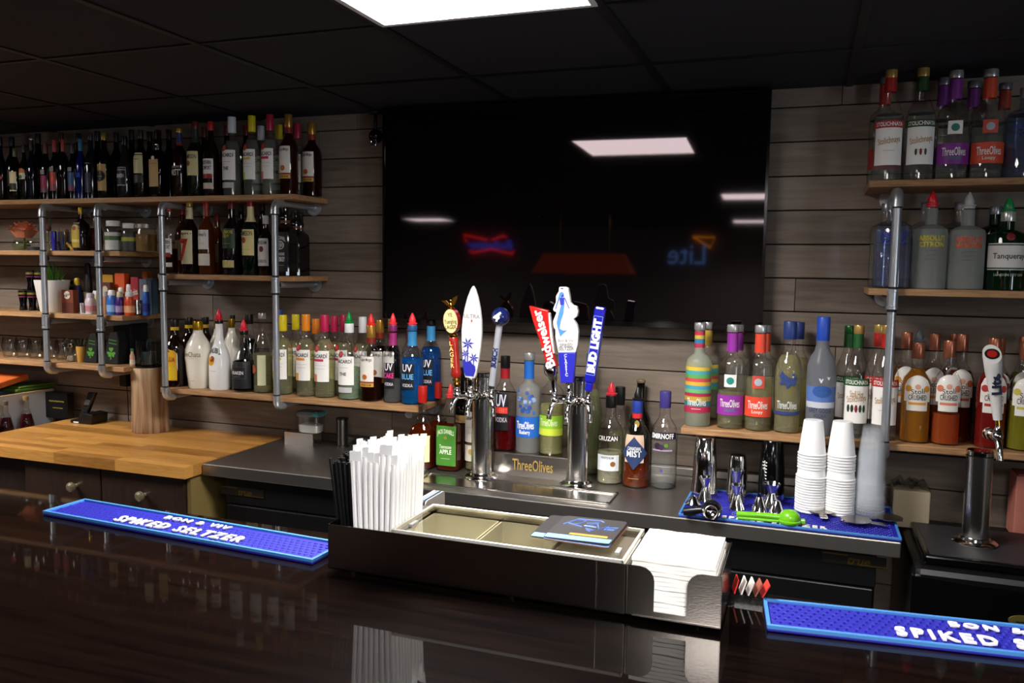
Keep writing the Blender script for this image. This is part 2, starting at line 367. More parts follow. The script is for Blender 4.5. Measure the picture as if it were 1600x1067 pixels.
# ------------------------------------------------------------------ butcher-block cabinet
BX0, BX1, BY0 = -3.465, -2.232, -.645
ck = empty('drawer_cabinet', (0, 0, 0), 'dark wooden drawer cabinet carrying the butcher block top', 'cabinet')
MB().box(BX0+.03, BX1-.03, -.60, -.02, .05, .874).build('carcass', CAB, ck)
MB().box(BX1-.03, BX1-.012, -.60, -.02, .05, .874).build('side_panel', mat('side_panel_baked_sheen', '#8a7747', .35, .3), ck)  # olive gold colour stands in for brassy light caught by this side
xs_ = sx(157.5, -.62, .8); half = BX1-.03-xs_
for a, b in ((xs_-half-.0, xs_), (xs_, BX1-.03)):
    for z0, z1, nm in ((.69, .868, 'drawer'), (.07, .683, 'door')):
        d = MB().box(a+.004, b-.004, -.62, -.601, z0, z1).build(nm, CAB, ck, bevel=.003)
        if nm == 'drawer':
            xc = sx(110 if b == xs_ else 217.5, -.65, .79)
            k = MB().lathe([(.008, 0), (.008, .012), (.015, .016), (.021, .026), (.019, .036), (.010, .041), (0.001, .0415)], 10).map(lambda v: (v[0], -v[2], v[1]))
            k.build('knob', mat('faceted_knob', '#cabf9f', .28, .85), d, loc=(xc, -.62, .785))
        else:
            MB().box(a+.06, b-.06, -.624, -.62, z0+.07, z1-.07).build('door_panel', wood('worn_red_panel', '#2a1a13', '#6b3a26', (6, 14, 3), .45), d, bevel=.003)
blk = empty('butcher_block', (0, 0, .875), 'thick honey coloured butcher block worktop at the left', 'worktop')
rows = 14; wd_ = (-BY0-.004)/rows
for i in range(rows):
    y0 = BY0+i*wd_; x = BX0; 
    while x < BX1-.01:
        ln = random.uniform(.28, .62); x2 = BX1 if x+ln > BX1-.12 else x+ln
        MB().box(-(x2-x)/2+.0003, (x2-x)/2-.0003, -wd_/2+.0002, wd_/2-.0002, 0, .045+random.uniform(-.0002, .0002)).build('stave', BLOCK, blk, loc=((x+x2)/2, y0+wd_/2, 0))
        x = x2

# ------------------------------------------------------------------ bar top
bt = empty('bar_counter', (0, 0, BAR), 'dark glossy lacquered wooden bar top in the foreground', 'bar')
MB().box(-3.6, 2.4, -2.62, -1.735, -.05, 0).build('bar_top', BARW, bt, bevel=.004)
MB().box(-3.5, 2.3, -2.35, -2.25, -BAR, -.05).build('bar_front', CAB, bt)
MB().box(-3.5, 2.3, -2.1, -1.85, -.35, -.32).build('inner_shelf', CAB, bt)

# ------------------------------------------------------------------ bottles
PROF = {
 'rum': [(0, .86), (.01, 1), (.53, 1), (.58, .98), (.635, .88), (.68, .68), (.72, .48), (.76, .40), (.985, .38)],
 'slope': [(0, .9), (.01, 1), (.50, 1), (.58, .95), (.66, .76), (.72, .54), (.78, .40), (.985, .36)],
 'olive': [(0, .92), (.015, 1), (.60, 1), (.645, .93), (.675, .72), (.70, .47), (.72, .40), (.98, .38)],
 'goose': [(0, .84), (.01, .93), (.45, 1), (.58, .98), (.66, .80), (.71, .54), (.76, .44), (.98, .43)],
 'squat': [(0, .92), (.015, 1), (.66, 1), (.72, .92), (.755, .66), (.775, .36), (.97, .34)],
 'square': [(0, .95), (.01, 1), (.60, 1), (.645, .9), (.68, .6), (.71, .36), (.77, .38), (.81, .42), (.85, .34), (.98, .34)],
 'coffee': [(0, .95), (.01, 1), (.54, 1), (.64, .86), (.70, .62), (.75, .45), (.8, .36), (.985, .34)],
 'egg': [(0, .72), (.01, .76), (.2, .88), (.45, 1), (.58, .98), (.68, .82), (.76, .58), (.82, .40), (.86, .36), (.98, .34)],
 'coco': [(0, .88), (.03, 1), (.3, 1), (.45, .97), (.55, .82), (.64, .58), (.72, .42), (.8, .36), (.98, .33)],
 'wax': [(0, .96), (.02, 1), (.40, 1), (.48, .88), (.56, .58), (.62, .36), (.66, .3), (.98, .28)],
 'crown': [(0, .78), (.02, .88), (.2, 1), (.5, 1), (.62, .85), (.69, .5), (.74, .28), (.96, .26)],
 'wine': [(0, .95), (.01, 1), (.5, 1), (.6, .9), (.68, .55), (.75, .38), (.99, .36)],
 'whisky': [(0, .95), (.01, 1), (.56, 1), (.63, .92), (.68, .72), (.73, .46), (.78, .38), (.98, .35)],
}
def interp(pr, z):
    for (a, ra), (b, rb) in zip(pr, pr[1:]):
        if z <= b: return ra+(rb-ra)*max(0, (z-a)/(b-a))
    return pr[-1][1]
ORD = 'zeroth first second third fourth fifth sixth seventh eighth ninth tenth eleventh twelfth thirteenth fourteenth fifteenth sixteenth seventeenth eighteenth nineteenth twentieth twenty-first twenty-second twenty-third'.split()
class Shelf:
    def __init__(s, z, name, group): s.z = z; s.name = name; s.group = group; s.n = {}
NB = [0]; REG = {}
def bottle(sh, row, Y, px, ytop, wpx, pr, look, items, glassm=None, liquid=None, fill=.66, n=2., asp=1., rz=0., label=None, name='liquor_bottle', z=None):
    zs = sh.z if z is None else z
    reg = REG.setdefault(round(zs, 3), [])
    for shrink in (1, .92, .85, .78, .7):
        best = None
        for Yc in [Y+q*.008 for q in range(-6, 14)]:
            X0 = sx(px, Yc, zs); d = proj((X0, Yc, zs+.1))[2]; R = wpx*shrink*d/F/2/(1.04 if n > 2 else 1)
            if Yc+R > -.004 or (zs > CTR+.01 and Yc-R < SD): continue
            for dx in [q*.004 for q in range(-8, 9)]:
                if all((a-X0-dx)**2+(b-Yc)**2 > ((R+c)*(1.12 if (n > 2 or n2 > 2) else 1))**2 for a, b, c, n2 in reg):
                    cost = abs(Yc-Y)*.6+abs(dx)
                    if best is None or cost < best[0]: best = (cost, X0+dx, Yc, R)
        if best: break
    if best is None: print('NOFIT', px, look, label); X = sx(px, Y, zs)
    else: _, X, Y, R = best
    reg.append((X, Y, R, n)); H = sz(ytop, X, Y)-zs
    if label is None:
        sh.n[row] = sh.n.get(row, 0)+1
        label = '%s, %s from left, %s of %s' % (look, ORD[sh.n[row]], row, sh.name)
    o = empty(name, (X, Y, zs), label, 'bottle', sh.group, rz)
    pour = [i for i in items if i[0] == 'pour']
    Hb = H-.048 if pour else H
    P_ = PROF[pr]
    seg = 24 if n > 2 else 20
    rad = lambda zf: interp(P_, zf)*R
    body = MB().lathe([(r*R, zf*Hb) for zf, r in P_], seg, n, asp).build('bottle_body', glassm or glass(), o, 35)
    if liquid:
        lp = [(0, .006)] + [(max(.002, rad(zf)-.0028), max(.006, zf*Hb)) for zf in [q for q, _ in P_ if .005 < q < fill]+[fill]]
        lp[-1] = (rad(fill)-.0028, fill*Hb)
        MB().lathe(lp, seg, n, asp).build('liquid', liquid, o, 35)
    def pt(s, zz, off):
        zf = zz/Hb; r = rad(max(0, min(.98, zf)))+off
        if n == 2: a = s/R; return (r*sin(a), -r*cos(a)*asp, zz)
        x = max(-r*.985, min(r*.985, s)); return (x, -asp*(max(0, r**n-abs(x)**n))**(1/n), zz)
    last = body; depth = 0
    for it in items:
        k = it[0]
        if k == 'cap':
            z0, c = it[1], it[2]; met = it[3] if len(it) > 3 else 0; rm = it[4] if len(it) > 4 else 1.12
            r = rad(.95)*rm; zz0 = z0*Hb
            MB().lathe([(r*.97, zz0), (r, zz0+.002), (r, Hb-.003), (r*.94, Hb), (.0005, Hb+.0003)], 16).build('cap', P(c, .35 if not met else .25, met), o, 40)
        elif k == 'band':
            z0, z1, c = it[1:4]; q = [z0+(z1-z0)*t/4 for t in range(5)]
            MB().lathe([(rad(a)+.0007, a*Hb) for a in q], seg, n, asp, close=False).build('neck_band', P(c, .4), o, 40)
        elif k == 'pour':
            r = rad(.95)*1.06; c = it[1]
            MB().lathe([(r*.95, Hb-.004), (r*.95, Hb+.003), (r*1.12, Hb+.005), (r*1.12, Hb+.008), (r*.7, Hb+.0095), (r*.78, Hb+.018), (r*.6, Hb+.029), (r*.28, Hb+.043), (r*.12, Hb+.048)], 12).build('pourer', P(c, .35, trans=.0), o, 45)
        elif k == 'lab':
            z0, z1, hw, c = it[1:5]; sc = (it[5] if len(it) > 5 else 0)*R; arch = it[6] if len(it) > 6 else 0
            m = MB(); nx, nz = 12, 6; vs = []; fs = []
            for j in range(nz+1):
                zz = (z0+(z1-z0)*j/nz)*Hb
                for i in range(nx+1):
                    u = -1+2*i/nx; z2 = zz-arch*Hb*(1-sqrt(max(0, 1-u*u)))*(j/nz)
                    vs.append(pt(sc+u*hw*R, z2, .0006+.0002*depth))
            for j in range(nz):
                for i in range(nx): a = j*(nx+1)+i; fs.append((a, a+1, a+nx+2, a+nx+1))
            m.add(vs, fs)
            lb = m.build('paper_label', P(c, .5), o, 60); last = lb; depth += 1
        elif k == 'txt':
            s, zc, h, wf, c = it[1:6]; off = it[6] if len(it) > 6 else .015; sc = (it[7] if len(it) > 7 else 0)*R; curve = it[8] if len(it) > 8 else 0; rot = it[9] if len(it) > 9 else 0
            sag = (h*Hb*.5)**2/(8*R)
            tmesh(s, h*Hb, wf*R, off, fn=lambda u, v: pt(sc+u, zc*Hb+v-curve*Hb*(u/R)**2, .0011+.0002*depth+sag), rot=rot).build('lettering', P(c, .45), last)
        elif k == 'dia':
            z0, z1, hw, c = it[1:5]; vs = []; fs = []; nz = 10
            for j in range(nz+1):
                t = j/nz; q = max(.02, 1-abs(2*t-1))
                for i in range(9): vs.append(pt((-1+i/4)*q*hw*R, (z0+(z1-z0)*t)*Hb, .0012+.0002*depth))
            for j in range(nz):
                for i in range(8): a = j*9+i; fs.append((a, a+1, a+10, a+9))
            last = MB().add(vs, fs).build('paper_label', P(c, .5), o, 60); depth += 1
        elif k == 'dot':
            zc, r, c = it[1:4]; sc = (it[4] if len(it) > 4 else 0)*R; ex = it[5] if len(it) > 5 else 1.
            vs = [pt(sc, zc*Hb, .0012+.0002*depth)]+[pt(sc+q*r*Hb*cos(t*pi/8)*ex, zc*Hb+q*r*Hb*sin(t*pi/8), .0012+.0002*depth) for q in (.5, 1) for t in range(16)]
            MB().add(vs, [(0, 1+t, 1+(t+1) % 16) for t in range(16)]+[(1+t, 17+t, 17+(t+1) % 16, 1+(t+1) % 16) for t in range(16)]).build('emblem', P(c, .45), last)
    NB[0] += 1
    return o
CLR = glass(); GRN = glass('#dfeadd', '#70806f')
WAT = liq('#f6f8f4', .05); OLV = liq('#f0eec4', .1)
WH = '#efece6'; BK = '#14110f'; RED = '#b3201c'; CREAM = '#e4d6a4'
def kit_rum(c, cap, cap2=None, pour=None, corner=None):
    L = [('cap', .80, cap)] if not pour else [('cap', .88, cap), ('pour', pour)]
    L += [('lab', .20, .575, .95, WH, .0), ('lab', .20, .29, .34, corner or WH, -.6), ('dot', .60, .042, '#a32a24', -.35), ('dot', .60, .026, '#c9544a', -.35), ('txt', 'BACARDÍ', .51, .045, 1.55, BK, .02, 0)]
    if c: L += [('lab', .445, .475, .62, c, -.2), ('txt', '~~~~~~~~~~', .40, .02, 1.2, '#777770', .0), ('txt', '~~~~~~~~', .36, .02, 1.0, '#777770', .0)]
    else: L += [('txt', '~~~~~~~', .43, .02, .9, '#777770'), ('txt', 'THE', .345, .04, .7, BK, .03, -.1), ('lab', .10, .17, .75, '#b9b9ba')]
    return L
def kit_spiced(pour=None):
    L = [('cap', .84, '#b98a3c', .6), ('band', .765, .84, '#7a2115')] + ([('pour', pour)] if pour else [])
    return L + [('lab', .20, .60, .72, '#e2ddd4'), ('lab', .20, .25, .72, '#c79a3c'), ('lab', .25, .27, .72, '#8c2a1c'), ('txt', 'Captain Morgan', .56, .04, 1.1, '#3a2a22', .01), ('dot', .33, .035, '#b5622a', -.1), ('txt', 'SPICED RUM', .225, .025, 1.0, '#5a2414')]
def kit_stoli(c, gold='#c4a05a'):
    return [('cap', .925, gold, .5), ('band', .80, .925, c), ('lab', .47, .535, 1.25, c), ('txt', 'STOLICHNAYA', .503, .036, 1.9, WH, .02), ('lab', .14, .47, 1.0, WH),
            ('txt', 'Stolichnaya', .36, .055, 1.5, '#a8823a', .01, 0, 0, .15), ('txt', '~~~~~~', .27, .02, 1.0, '#888880')]
def kit_olive(c, c2, sub, sq=None, cap='#c8c8c8'):
    L = [('cap', .93, cap, .7, 1.2), ('band', .74, .92, c), ('lab', .14, .33, 1.25, c), ('txt', 'ThreeOlives', .255, .075, 1.5, WH, .01), ('txt', sub, .19, .03, .8, c2, .01)]
    if sq: L += [('lab', .41, .53, .45, sq), ('dot', .47, .035, c2 if sq == WH else '#a9b3ba', 0)]
    return L
def kit_crush(c):
    return [('cap', .84, '#a4644a', .55), ('lab', .42, .68, .95, '#ebe7de', 0, .10), ('lab', .33, .45, .72, '#e6e2d9'), ('dot', .57, .026, '#d9a08a'), ('txt', 'Stoli', .525, .05, .9, '#3a3532', .005, 0, 0, .12), ('txt', 'CRUSHED', .465, .05, 1.2, BK, .01), ('lab', .39, .415, .6, c), ('dot', .55, .032, c, -.62), ('dot', .55, .032, c, .62)]

# --- top left shelf
TL = Shelf(ZT, 'top left shelf', 'bottles on the top left shelf')
FY = -.195; BYr = -.085
DK = lambda px, yt, w_, pr, look, it, c='#0b0806', row='front', Y=FY, **k: bottle(TL, row, Y, px, yt, w_, pr, look, it, glassm=dark(c), **k)
DK(4, 214, 15, 'wine', 'near-black bottle with small pink emblem', [('cap', .86, BK), ('dot', .36, .06, '#c8386a'), ('txt', '~~~', .5, .05, 1.2, '#777777')])
DK(26, 232, 17, 'whisky', 'dark bottle with cream and black label', [('cap', .84, '#46502c'), ('lab', .33, .55, .95, CREAM), ('lab', .2, .33, .95, '#2c2722'), ('lab', .18, .2, .95, CREAM)])
DK(40, 226, 15, 'whisky', 'dark bottle with orange topped oval label', [('cap', .86, '#1a1715'), ('lab', .38, .56, .9, '#e0d6bc', 0, .04), ('lab', .49, .57, .9, '#c8743c', 0, .04), ('dot', .42, .035, '#5e7a3e')])
DK(51, 216, 15, 'wine', 'tall black bottle with silver topped cap', [('cap', .97, '#b9b9b9', .8), ('band', .8, .97, '#101010')], '#0a0d18')
DK(74, 222, 17, 'rum', 'dark bottle with magenta faded label', [('cap', .80, '#5a2026'), ('lab', .2, .42, .85, '#8c1f48'), ('lab', .13, .2, .85, '#6c4456'), ('lab', .44, .52, .5, '#8a8a8c')])
DK(88, 219, 16, 'rum', 'dark bottle with orange-red faded label', [('cap', .80, '#a03a3a'), ('lab', .26, .46, .85, '#c0442e'), ('lab', .15, .26, .85, '#8c4a4a'), ('lab', .47, .55, .5, '#8c8a88')])
DK(101, 218, 15, 'whisky', 'plain dark bottle with red cap', [('cap', .80, '#9c3a34')])
DK(116, 224, 16, 'rum', 'dark bottle with blue and pink label', [('cap', .82, '#1c1c20'), ('lab', .25, .48, .85, '#35587c'), ('lab', .15, .25, .85, '#7c3c60'), ('lab', .5, .57, .5, '#86868c')])
DK(128, 217, 15, 'rum', 'deep blue bottle with teal cap', [('cap', .80, '#2f6a8a'), ('txt', 'BLUE', .4, .07, 1.2, '#3c66ff', .01)], '#0a1a5a')
DK(144, 209, 19, 'slope', 'dark bottle with silver line drawing', [('cap', .9, '#2a2a34'), ('txt', '~~~~', .55, .05, 1.2, '#9a9a9a', 0), ('lab', .1, .4, .7, '#2a2a40')], '#12161a')
DK(165, 207, 21, 'whisky', 'dark bottle, tan label with black oval', [('cap', .88, '#8a7a3a', .5), ('lab', .12, .52, .95, '#b8985a'), ('dot', .34, .085, '#1c1814'), ('txt', '~~~~', .34, .05, .7, '#b8985a')])
DK(197, 213, 24, 'coco', 'smoky bottle with silver framed black label', [('cap', .86, '#15151a'), ('lab', .2, .5, .85, '#9a9a9c'), ('lab', .215, .485, .78, '#1a1a1c'), ('txt', 'KRAKEN', .36, .06, 1.1, '#e0e0e0')], '#1c1c1d')
DK(222, 203, 22, 'whisky', 'dark bottle with high cream label', [('cap', .87, '#2a2620'), ('lab', .36, .66, .95, '#d8cf9c'), ('txt', '~~~~', .57, .05, 1.0, '#5c553c'), ('lab', .22, .34, .95, '#3a352c')])
DK(249, 203, 24, 'square', 'dark square bottle with plain tan label', [('cap', .86, '#1a1612'), ('lab', .16, .56, .78, '#c09a5c'), ('dot', .58, .03, '#d8d0c0'), ('txt', '~~~~', .5, .035, 1.0, '#6a4c24')], n=5)
DK(282, 201, 23, 'whisky', 'amber-black bottle with blue neck, gold top', [('cap', .94, '#c8a43a', .5), ('band', .80, .94, '#23306e'), ('band', .75, .80, '#7a2a1e'), ('txt', 'MIST', .36, .09, 1.35, '#d8d4cc', .01), ('txt', 'CANADIAN', .44, .035, 1.3, '#b0aca4')], '#1c0a04')
DK(307, 190, 26, 'whisky', 'dark green bottle with cream label, maroon cap', [('cap', .9, '#6a1f1c'), ('band', .72, .9, '#24352a'), ('lab', .28, .60, .95, '#d9cf96'), ('txt', 'JAMESON', .53, .055, 1.5, '#2b3a2c', .01), ('dot', .44, .035, '#9c2a20', -.3)], '#0c140c')
DK(331, 190, 24, 'coffee', 'dark bottle, white lettered label, bright red cap', [('cap', .88, '#b4251f'), ('lab', .28, .50, .92, WH), ('txt', 'SOUTHERN', .45, .05, 1.35, BK, .02), ('txt', 'COMFORT', .38, .05, 1.35, BK, .02), ('lab', .24, .30, .75, '#a02a22'), ('lab', .1, .18, .92, '#d8c8b4')], '#160a06')
bottle(TL, 'front', FY, 364, 183, 30, 'rum', 'clear bottle with white cap, white label', kit_rum(None, '#dcdfe4'), CLR, liq('#e6ebe2', .09), .7)
bottle(TL, 'front', FY, 395, 181, 27, 'rum', 'clear bottle with yellow cap, white label', kit_rum('#d8c832', '#e2cf1e', corner='#cfd05a'), CLR, liq('#e6ebe2', .09), .7)
bottle(TL, 'front', FY, 423, 179, 27, 'rum', 'clear bottle with crimson cap, white label', kit_rum('#c22a52', '#b01f42', corner='#d87a5c'), CLR, liq('#e6ebe2', .09), .7)
bottle(TL, 'front', FY, 452, 179, 30, 'rum', 'dark rum bottle, pale pictorial label, gold-red cap', kit_spiced(), CLR, liq('#5a2208'), .8)
bottle(TL, 'back', -.10, 488, 192, 31, 'rum', '', kit_spiced(), CLR, liq('#4a1a06'), .8, label='dark rum bottle with pictorial label, last at right on top left shelf')
for px, yt, c, look, dk in ((409, 197, '#d4d8dd', 'clear bottle with white cap', 0), (437, 195, '#dccb20', 'clear bottle with yellow cap', 0), (466, 193, '#a81f40', 'amber bottle with crimson cap', 0)):
    bottle(TL, 'back', BYr, px, yt, 26, 'rum', look, kit_rum(None, c), CLR, liq('#e0e5d8', .09), .7)
for px, yt, c, look in ((22, 214, '#131313', 'black capped dark bottle'), (63, 209, '#161616', 'unlabelled black bottle'), (99, 207, '#3a1416', 'dark bottle with maroon cap'), (126, 208, '#141c28', 'dark bottle with navy cap'), (155, 205, '#181818', 'dark bottle with black stopper'), (184, 207, '#141414', 'smoky dark bottle'), (208, 203, '#14120e', 'slim black necked bottle'), (236, 206, '#101010', 'plain black bottle'), (266, 203, '#181410', 'dark brown bottle'), (321, 199, '#501a18', 'dark bottle with dull red cap'), (356, 196, '#5c1c1c', 'dark bottle with wine red cap'), (386, 196, '#6a1a1a', 'dark bottle with deep red cap')):
    DK(px, yt, 20, random.choice(('whisky', 'slope', 'rum')), look, [('cap', .86, c), ('lab', .25, .5, .8, '#2a241c')], row='back', Y=BYr)

# --- middle left shelf
ML = Shelf(ZM, 'middle left shelf', 'bottles on the middle left shelf')
def M_(px, yt, w_, pr, look, it, c='#120a06', row='front', Y=-.19, **k): return bottle(ML, row, Y, px, yt, w_, pr, look, it, glassm=k.pop('glassm', None) or dark(c), **k)
M_(267, 318, 23, 'coffee', 'half-full amber bottle behind pipe, red cap', [('cap', .88, '#a8262a'), ('lab', .28, .50, .92, WH), ('txt', 'SOUTHERN', .45, .05, 1.35, BK, .02), ('txt', 'COMFORT', .38, .05, 1.35, BK, .02), ('lab', .24, .30, .75, '#a02a22'), ('lab', .1, .16, .92, '#e0d4c4')], glassm=CLR, liquid=liq('#4a1c0a'), fill=.36)
M_(298, 315, 26, 'whisky', 'dark bottle, cream label, large red seven', [('cap', .93, '#b59a45', .4), ('band', .76, .92, '#d8cba0'), ('lab', .14, .60, .95, '#ddd2a6'), ('txt', '7', .34, .28, 1.0, '#b5281f', .03), ('txt', '7', .84, .07, .4, '#b5281f', .02), ('txt', "Seagram's", .56, .03, 1.1, '#4a3a22')])
M_(324, 313, 25, 'whisky', 'amber bottle with two white labels, red cap', [('cap', .9, '#a82a24'), ('band', .78, .9, '#7c2a1e'), ('lab', .34, .60, .9, '#e0dcd4'), ('lab', .12, .28, 1.0, '#ddd5c2'), ('txt', "Dewar's", .54, .05, 1.2, '#3a302a'), ('txt', '~~~~~~', .42, .02, .9, '#888'+'888')], glassm=glass('#ffffff'), liquid=liq('#9a480f'), fill=.86)
M_(363, 315, 28, 'whisky', 'dark bottle with green label, cream strip below', [('cap', .9, '#641e1c'), ('lab', .36, .63, 1.0, '#1f3a20'), ('txt', 'TULLAMORE', .585, .045, 1.5, '#c2b23a', .01), ('txt', 'DEW', .53, .045, .8, '#c2b23a', .01), ('txt', '~~~~~~', .43, .03, 1.0, '#a09a40'), ('lab', .1, .2, .85, '#c9bb78')], '#120a12')
M_(393, 311, 27, 'whisky', 'green bottle, cream label, cream neck strip', [('cap', .9, '#a31d28'), ('band', .70, .9, '#d3c694'), ('lab', .26, .60, .97, '#d9cd8c'), ('txt', 'JAMESON', .55, .06, 1.55, '#24302a', .015), ('dot', .46, .04, '#a03020', -.3), ('txt', '~~~~~~~', .34, .02, 1.1, '#8a8050')], '#0a160e')
M_(416, 337, 24, 'coffee', 'bottle with white label, plum seal, behind pipe', [('cap', .86, '#d8d4cc'), ('lab', .16, .62, .95, '#e4e0da'), ('txt', 'JIM BEAM', .55, .06, 1.4, BK, .015), ('dot', .44, .05, '#6e1f4c', 0, .8), ('txt', 'BOURBON', .24, .05, 1.3, '#3a3430')], '#1c0e08')
for Y, px, yt, row in ((-.205, 445, 317, 'front'), (-.13, 467, 329, 'second row'), (-.055, 487, 332, 'back')):
    X_ = sx(445, -.205, ZM); p_ = proj((X_+.004, Y, ZM))
    M_(p_[0], yt, 30, 'square', 'square black whiskey bottle with white scrollwork', [('cap', .86, '#0c0c0c'), ('band', .72, .76, '#6a3c10'), ('lab', .06, .60, .92, '#101012'), ('txt', 'JACK DANIEL', .52, .05, 1.5, '#d8d8d8', .01, 0, .05), ('dot', .42, .06, '#c8c8c8', 0, 1.2), ('dot', .42, .05, '#101012', 0, 1.2), ('txt', 'Old No.7', .42, .04, .9, '#d8d8d8'), ('txt', 'TENNESSEE', .3, .035, 1.2, '#d0d0d0'), ('txt', 'WHISKEY', .23, .06, 1.3, '#d8d8d8'), ('txt', '~~~~~~', .15, .03, 1.0, '#b0b0b0')] , '#0d0807', row=row, Y=Y, n=7,
       label='square black whiskey bottle with white scrollwork, %s of three at right end, middle left shelf' % {'front': 'front', 'second row': 'middle', 'back': 'rear'}[row])
for px, yt, c, look, cc in ((286, 323, '#9c2420', 'amber bottle with red cap', '#3a1406'), (341, 334, '#8a2420', 'orange-amber bottle with dark red cap', '#6a2c06'), (378, 317, '#2a4424', 'green glass bottle with green cap', '#16240f'), (411, 315, '#5c1a1c', 'dark bottle with cream neck strip', '#120a06')):
    M_(px, yt, 22, 'whisky', look, [('cap', .88, c), ('lab', .2, .5, .8, '#6a5a3c')], cc, row='back', Y=-.08)

# --- low left shelf
LL = Shelf(ZLo, 'low left shelf', 'bottles on the low left shelf')
def L_(px, yt, w_, pr, look, it, g=None, liquid=None, fill=.6, row='front', Y=-.19, **k): return bottle(LL, row, Y, px, yt, w_, pr, look, it, g or CLR, liquid, fill, **k)
KAH = [('cap', .90, '#161210'), ('band', .84, .89, '#c9a21e'), ('lab', .10, .56, .85, '#d8a416', 0, .06), ('lab', .12, .3, .7, '#d8b21a'), ('txt', 'KAHLUA', .42, .07, 1.4, '#a02a12', .02, 0, .03)]
L_(275, 499, 34, 'coffee', 'dark brown bottle with arched yellow label', KAH, dark('#160806'))
L_(311, 502, 40, 'egg', 'cream ovoid bottle with gold cap', [('cap', .87, '#b8901c', .7), ('txt', 'RumChata', .52, .075, 1.75, '#8a7650', .005), ('txt', '~~~~~~~~', .46, .02, 1.2, '#a09880'), ('txt', '~~~~~', .12, .03, .8, '#a09880')], mat('cream_glaze', '#e8e2d2', .2, coat=.3))
L_(344, 483, 33, 'coco', 'white bottle with palm emblem, red pourer', [('cap', .95, '#17120f'), ('txt', 'MALIBU', .575, .07, 1.55, BK, .02, 0, .06), ('dot', .42, .065, '#d8a01c', -.25), ('dot', .45, .045, '#8a2a16', -.1), ('txt', '~~~~~~~', .28, .02, 1.0, '#707070'), ('pour', '#d8203a')], mat('white_bottle_glaze', '#ecebe8', .12, coat=.4))
L_(382, 499, 36, 'coco', 'black labelled squid rum bottle, red pourer', [('cap', .93, BK), ('lab', .06, .50, 1.25, '#121215'), ('lab', .22, .42, .8, '#3c3c40'), ('lab', .23, .41, .74, '#0c0c0e'), ('txt', 'KRAKEN', .32, .055, 1.15, '#e4e4e4', .01), ('txt', '~~~~~', .26, .03, .8, '#909090'), ('pour', '#e0283a')], CLR, liq('#151210'), .5)
L_(411, 489, 29, 'slope', 'clear bottle, orange crescent label, silver cap', [('cap', .93, '#b9b6b4', .6, 1.2), ('dot', .3, .055, '#b85a2c', -.6), ('lab', .1, .48, .45, '#c9c8a4', .5)], CLR, OLV, .5)
L_(443, 492, 31, 'rum', 'clear bottle with yellow cap, lemon label', kit_rum('#d6c63a', '#e0c81c', corner='#a9b84a')+[('band', .93, .98, '#8a1c20')], CLR, OLV, .7)
L_(479, 491, 31, 'rum', 'clear bottle with orange cap, orange label corner', kit_rum('#e08a2a', '#e88a1e', corner='#e0a040'), CLR, OLV, .7)
L_(508, 492, 32, 'rum', 'clear bottle with crimson cap, coral label corner', kit_rum('#c22a52', '#c01f4c', corner='#d8806a'), CLR, OLV, .7)
L_(546, 487, 34, 'rum', 'clear bottle with white collar, green pourer', kit_rum(None, '#e6e6e4', pour='#0d8a3c'), CLR, liq('#cfe6c4'), .42)
L_(580, 490, 35, 'rum', 'half-full spiced rum bottle with red pourer', kit_spiced('#e2322e'), CLR, liq('#3a1606'), .30)
UVI = lambda w1, c1: [('lab', .20, .52, .62, '#101014'), ('txt', 'UV', .47, .09, .9, '#e8e8f0', .02), ('txt', w1, .36, .065, 1.1, c1, .02), ('txt', 'VODKA', .25, .04, 1.0, '#d8d8e0')]
L_(614, 489, 30, 'rum', 'clear bottle with pink lettering, red pourer', [('band', .74, .9, '#9c2a6a'), ('cap', .92, '#7a2a60')]+UVI('CAKE', '#e03c8c')+[('pour', '#ff3a44')], CLR, WAT, .3)
L_(644, 489, 36, 'rum', 'bright blue bottle with red pourer', [('band', .74, .92, '#3a86b8'), ('cap', .93, '#2a5a8a')]+UVI('BLUE', '#6ab8f0')+[('pour', '#ff3a44')], CLR, liq('#2a9af0', .14), .58)
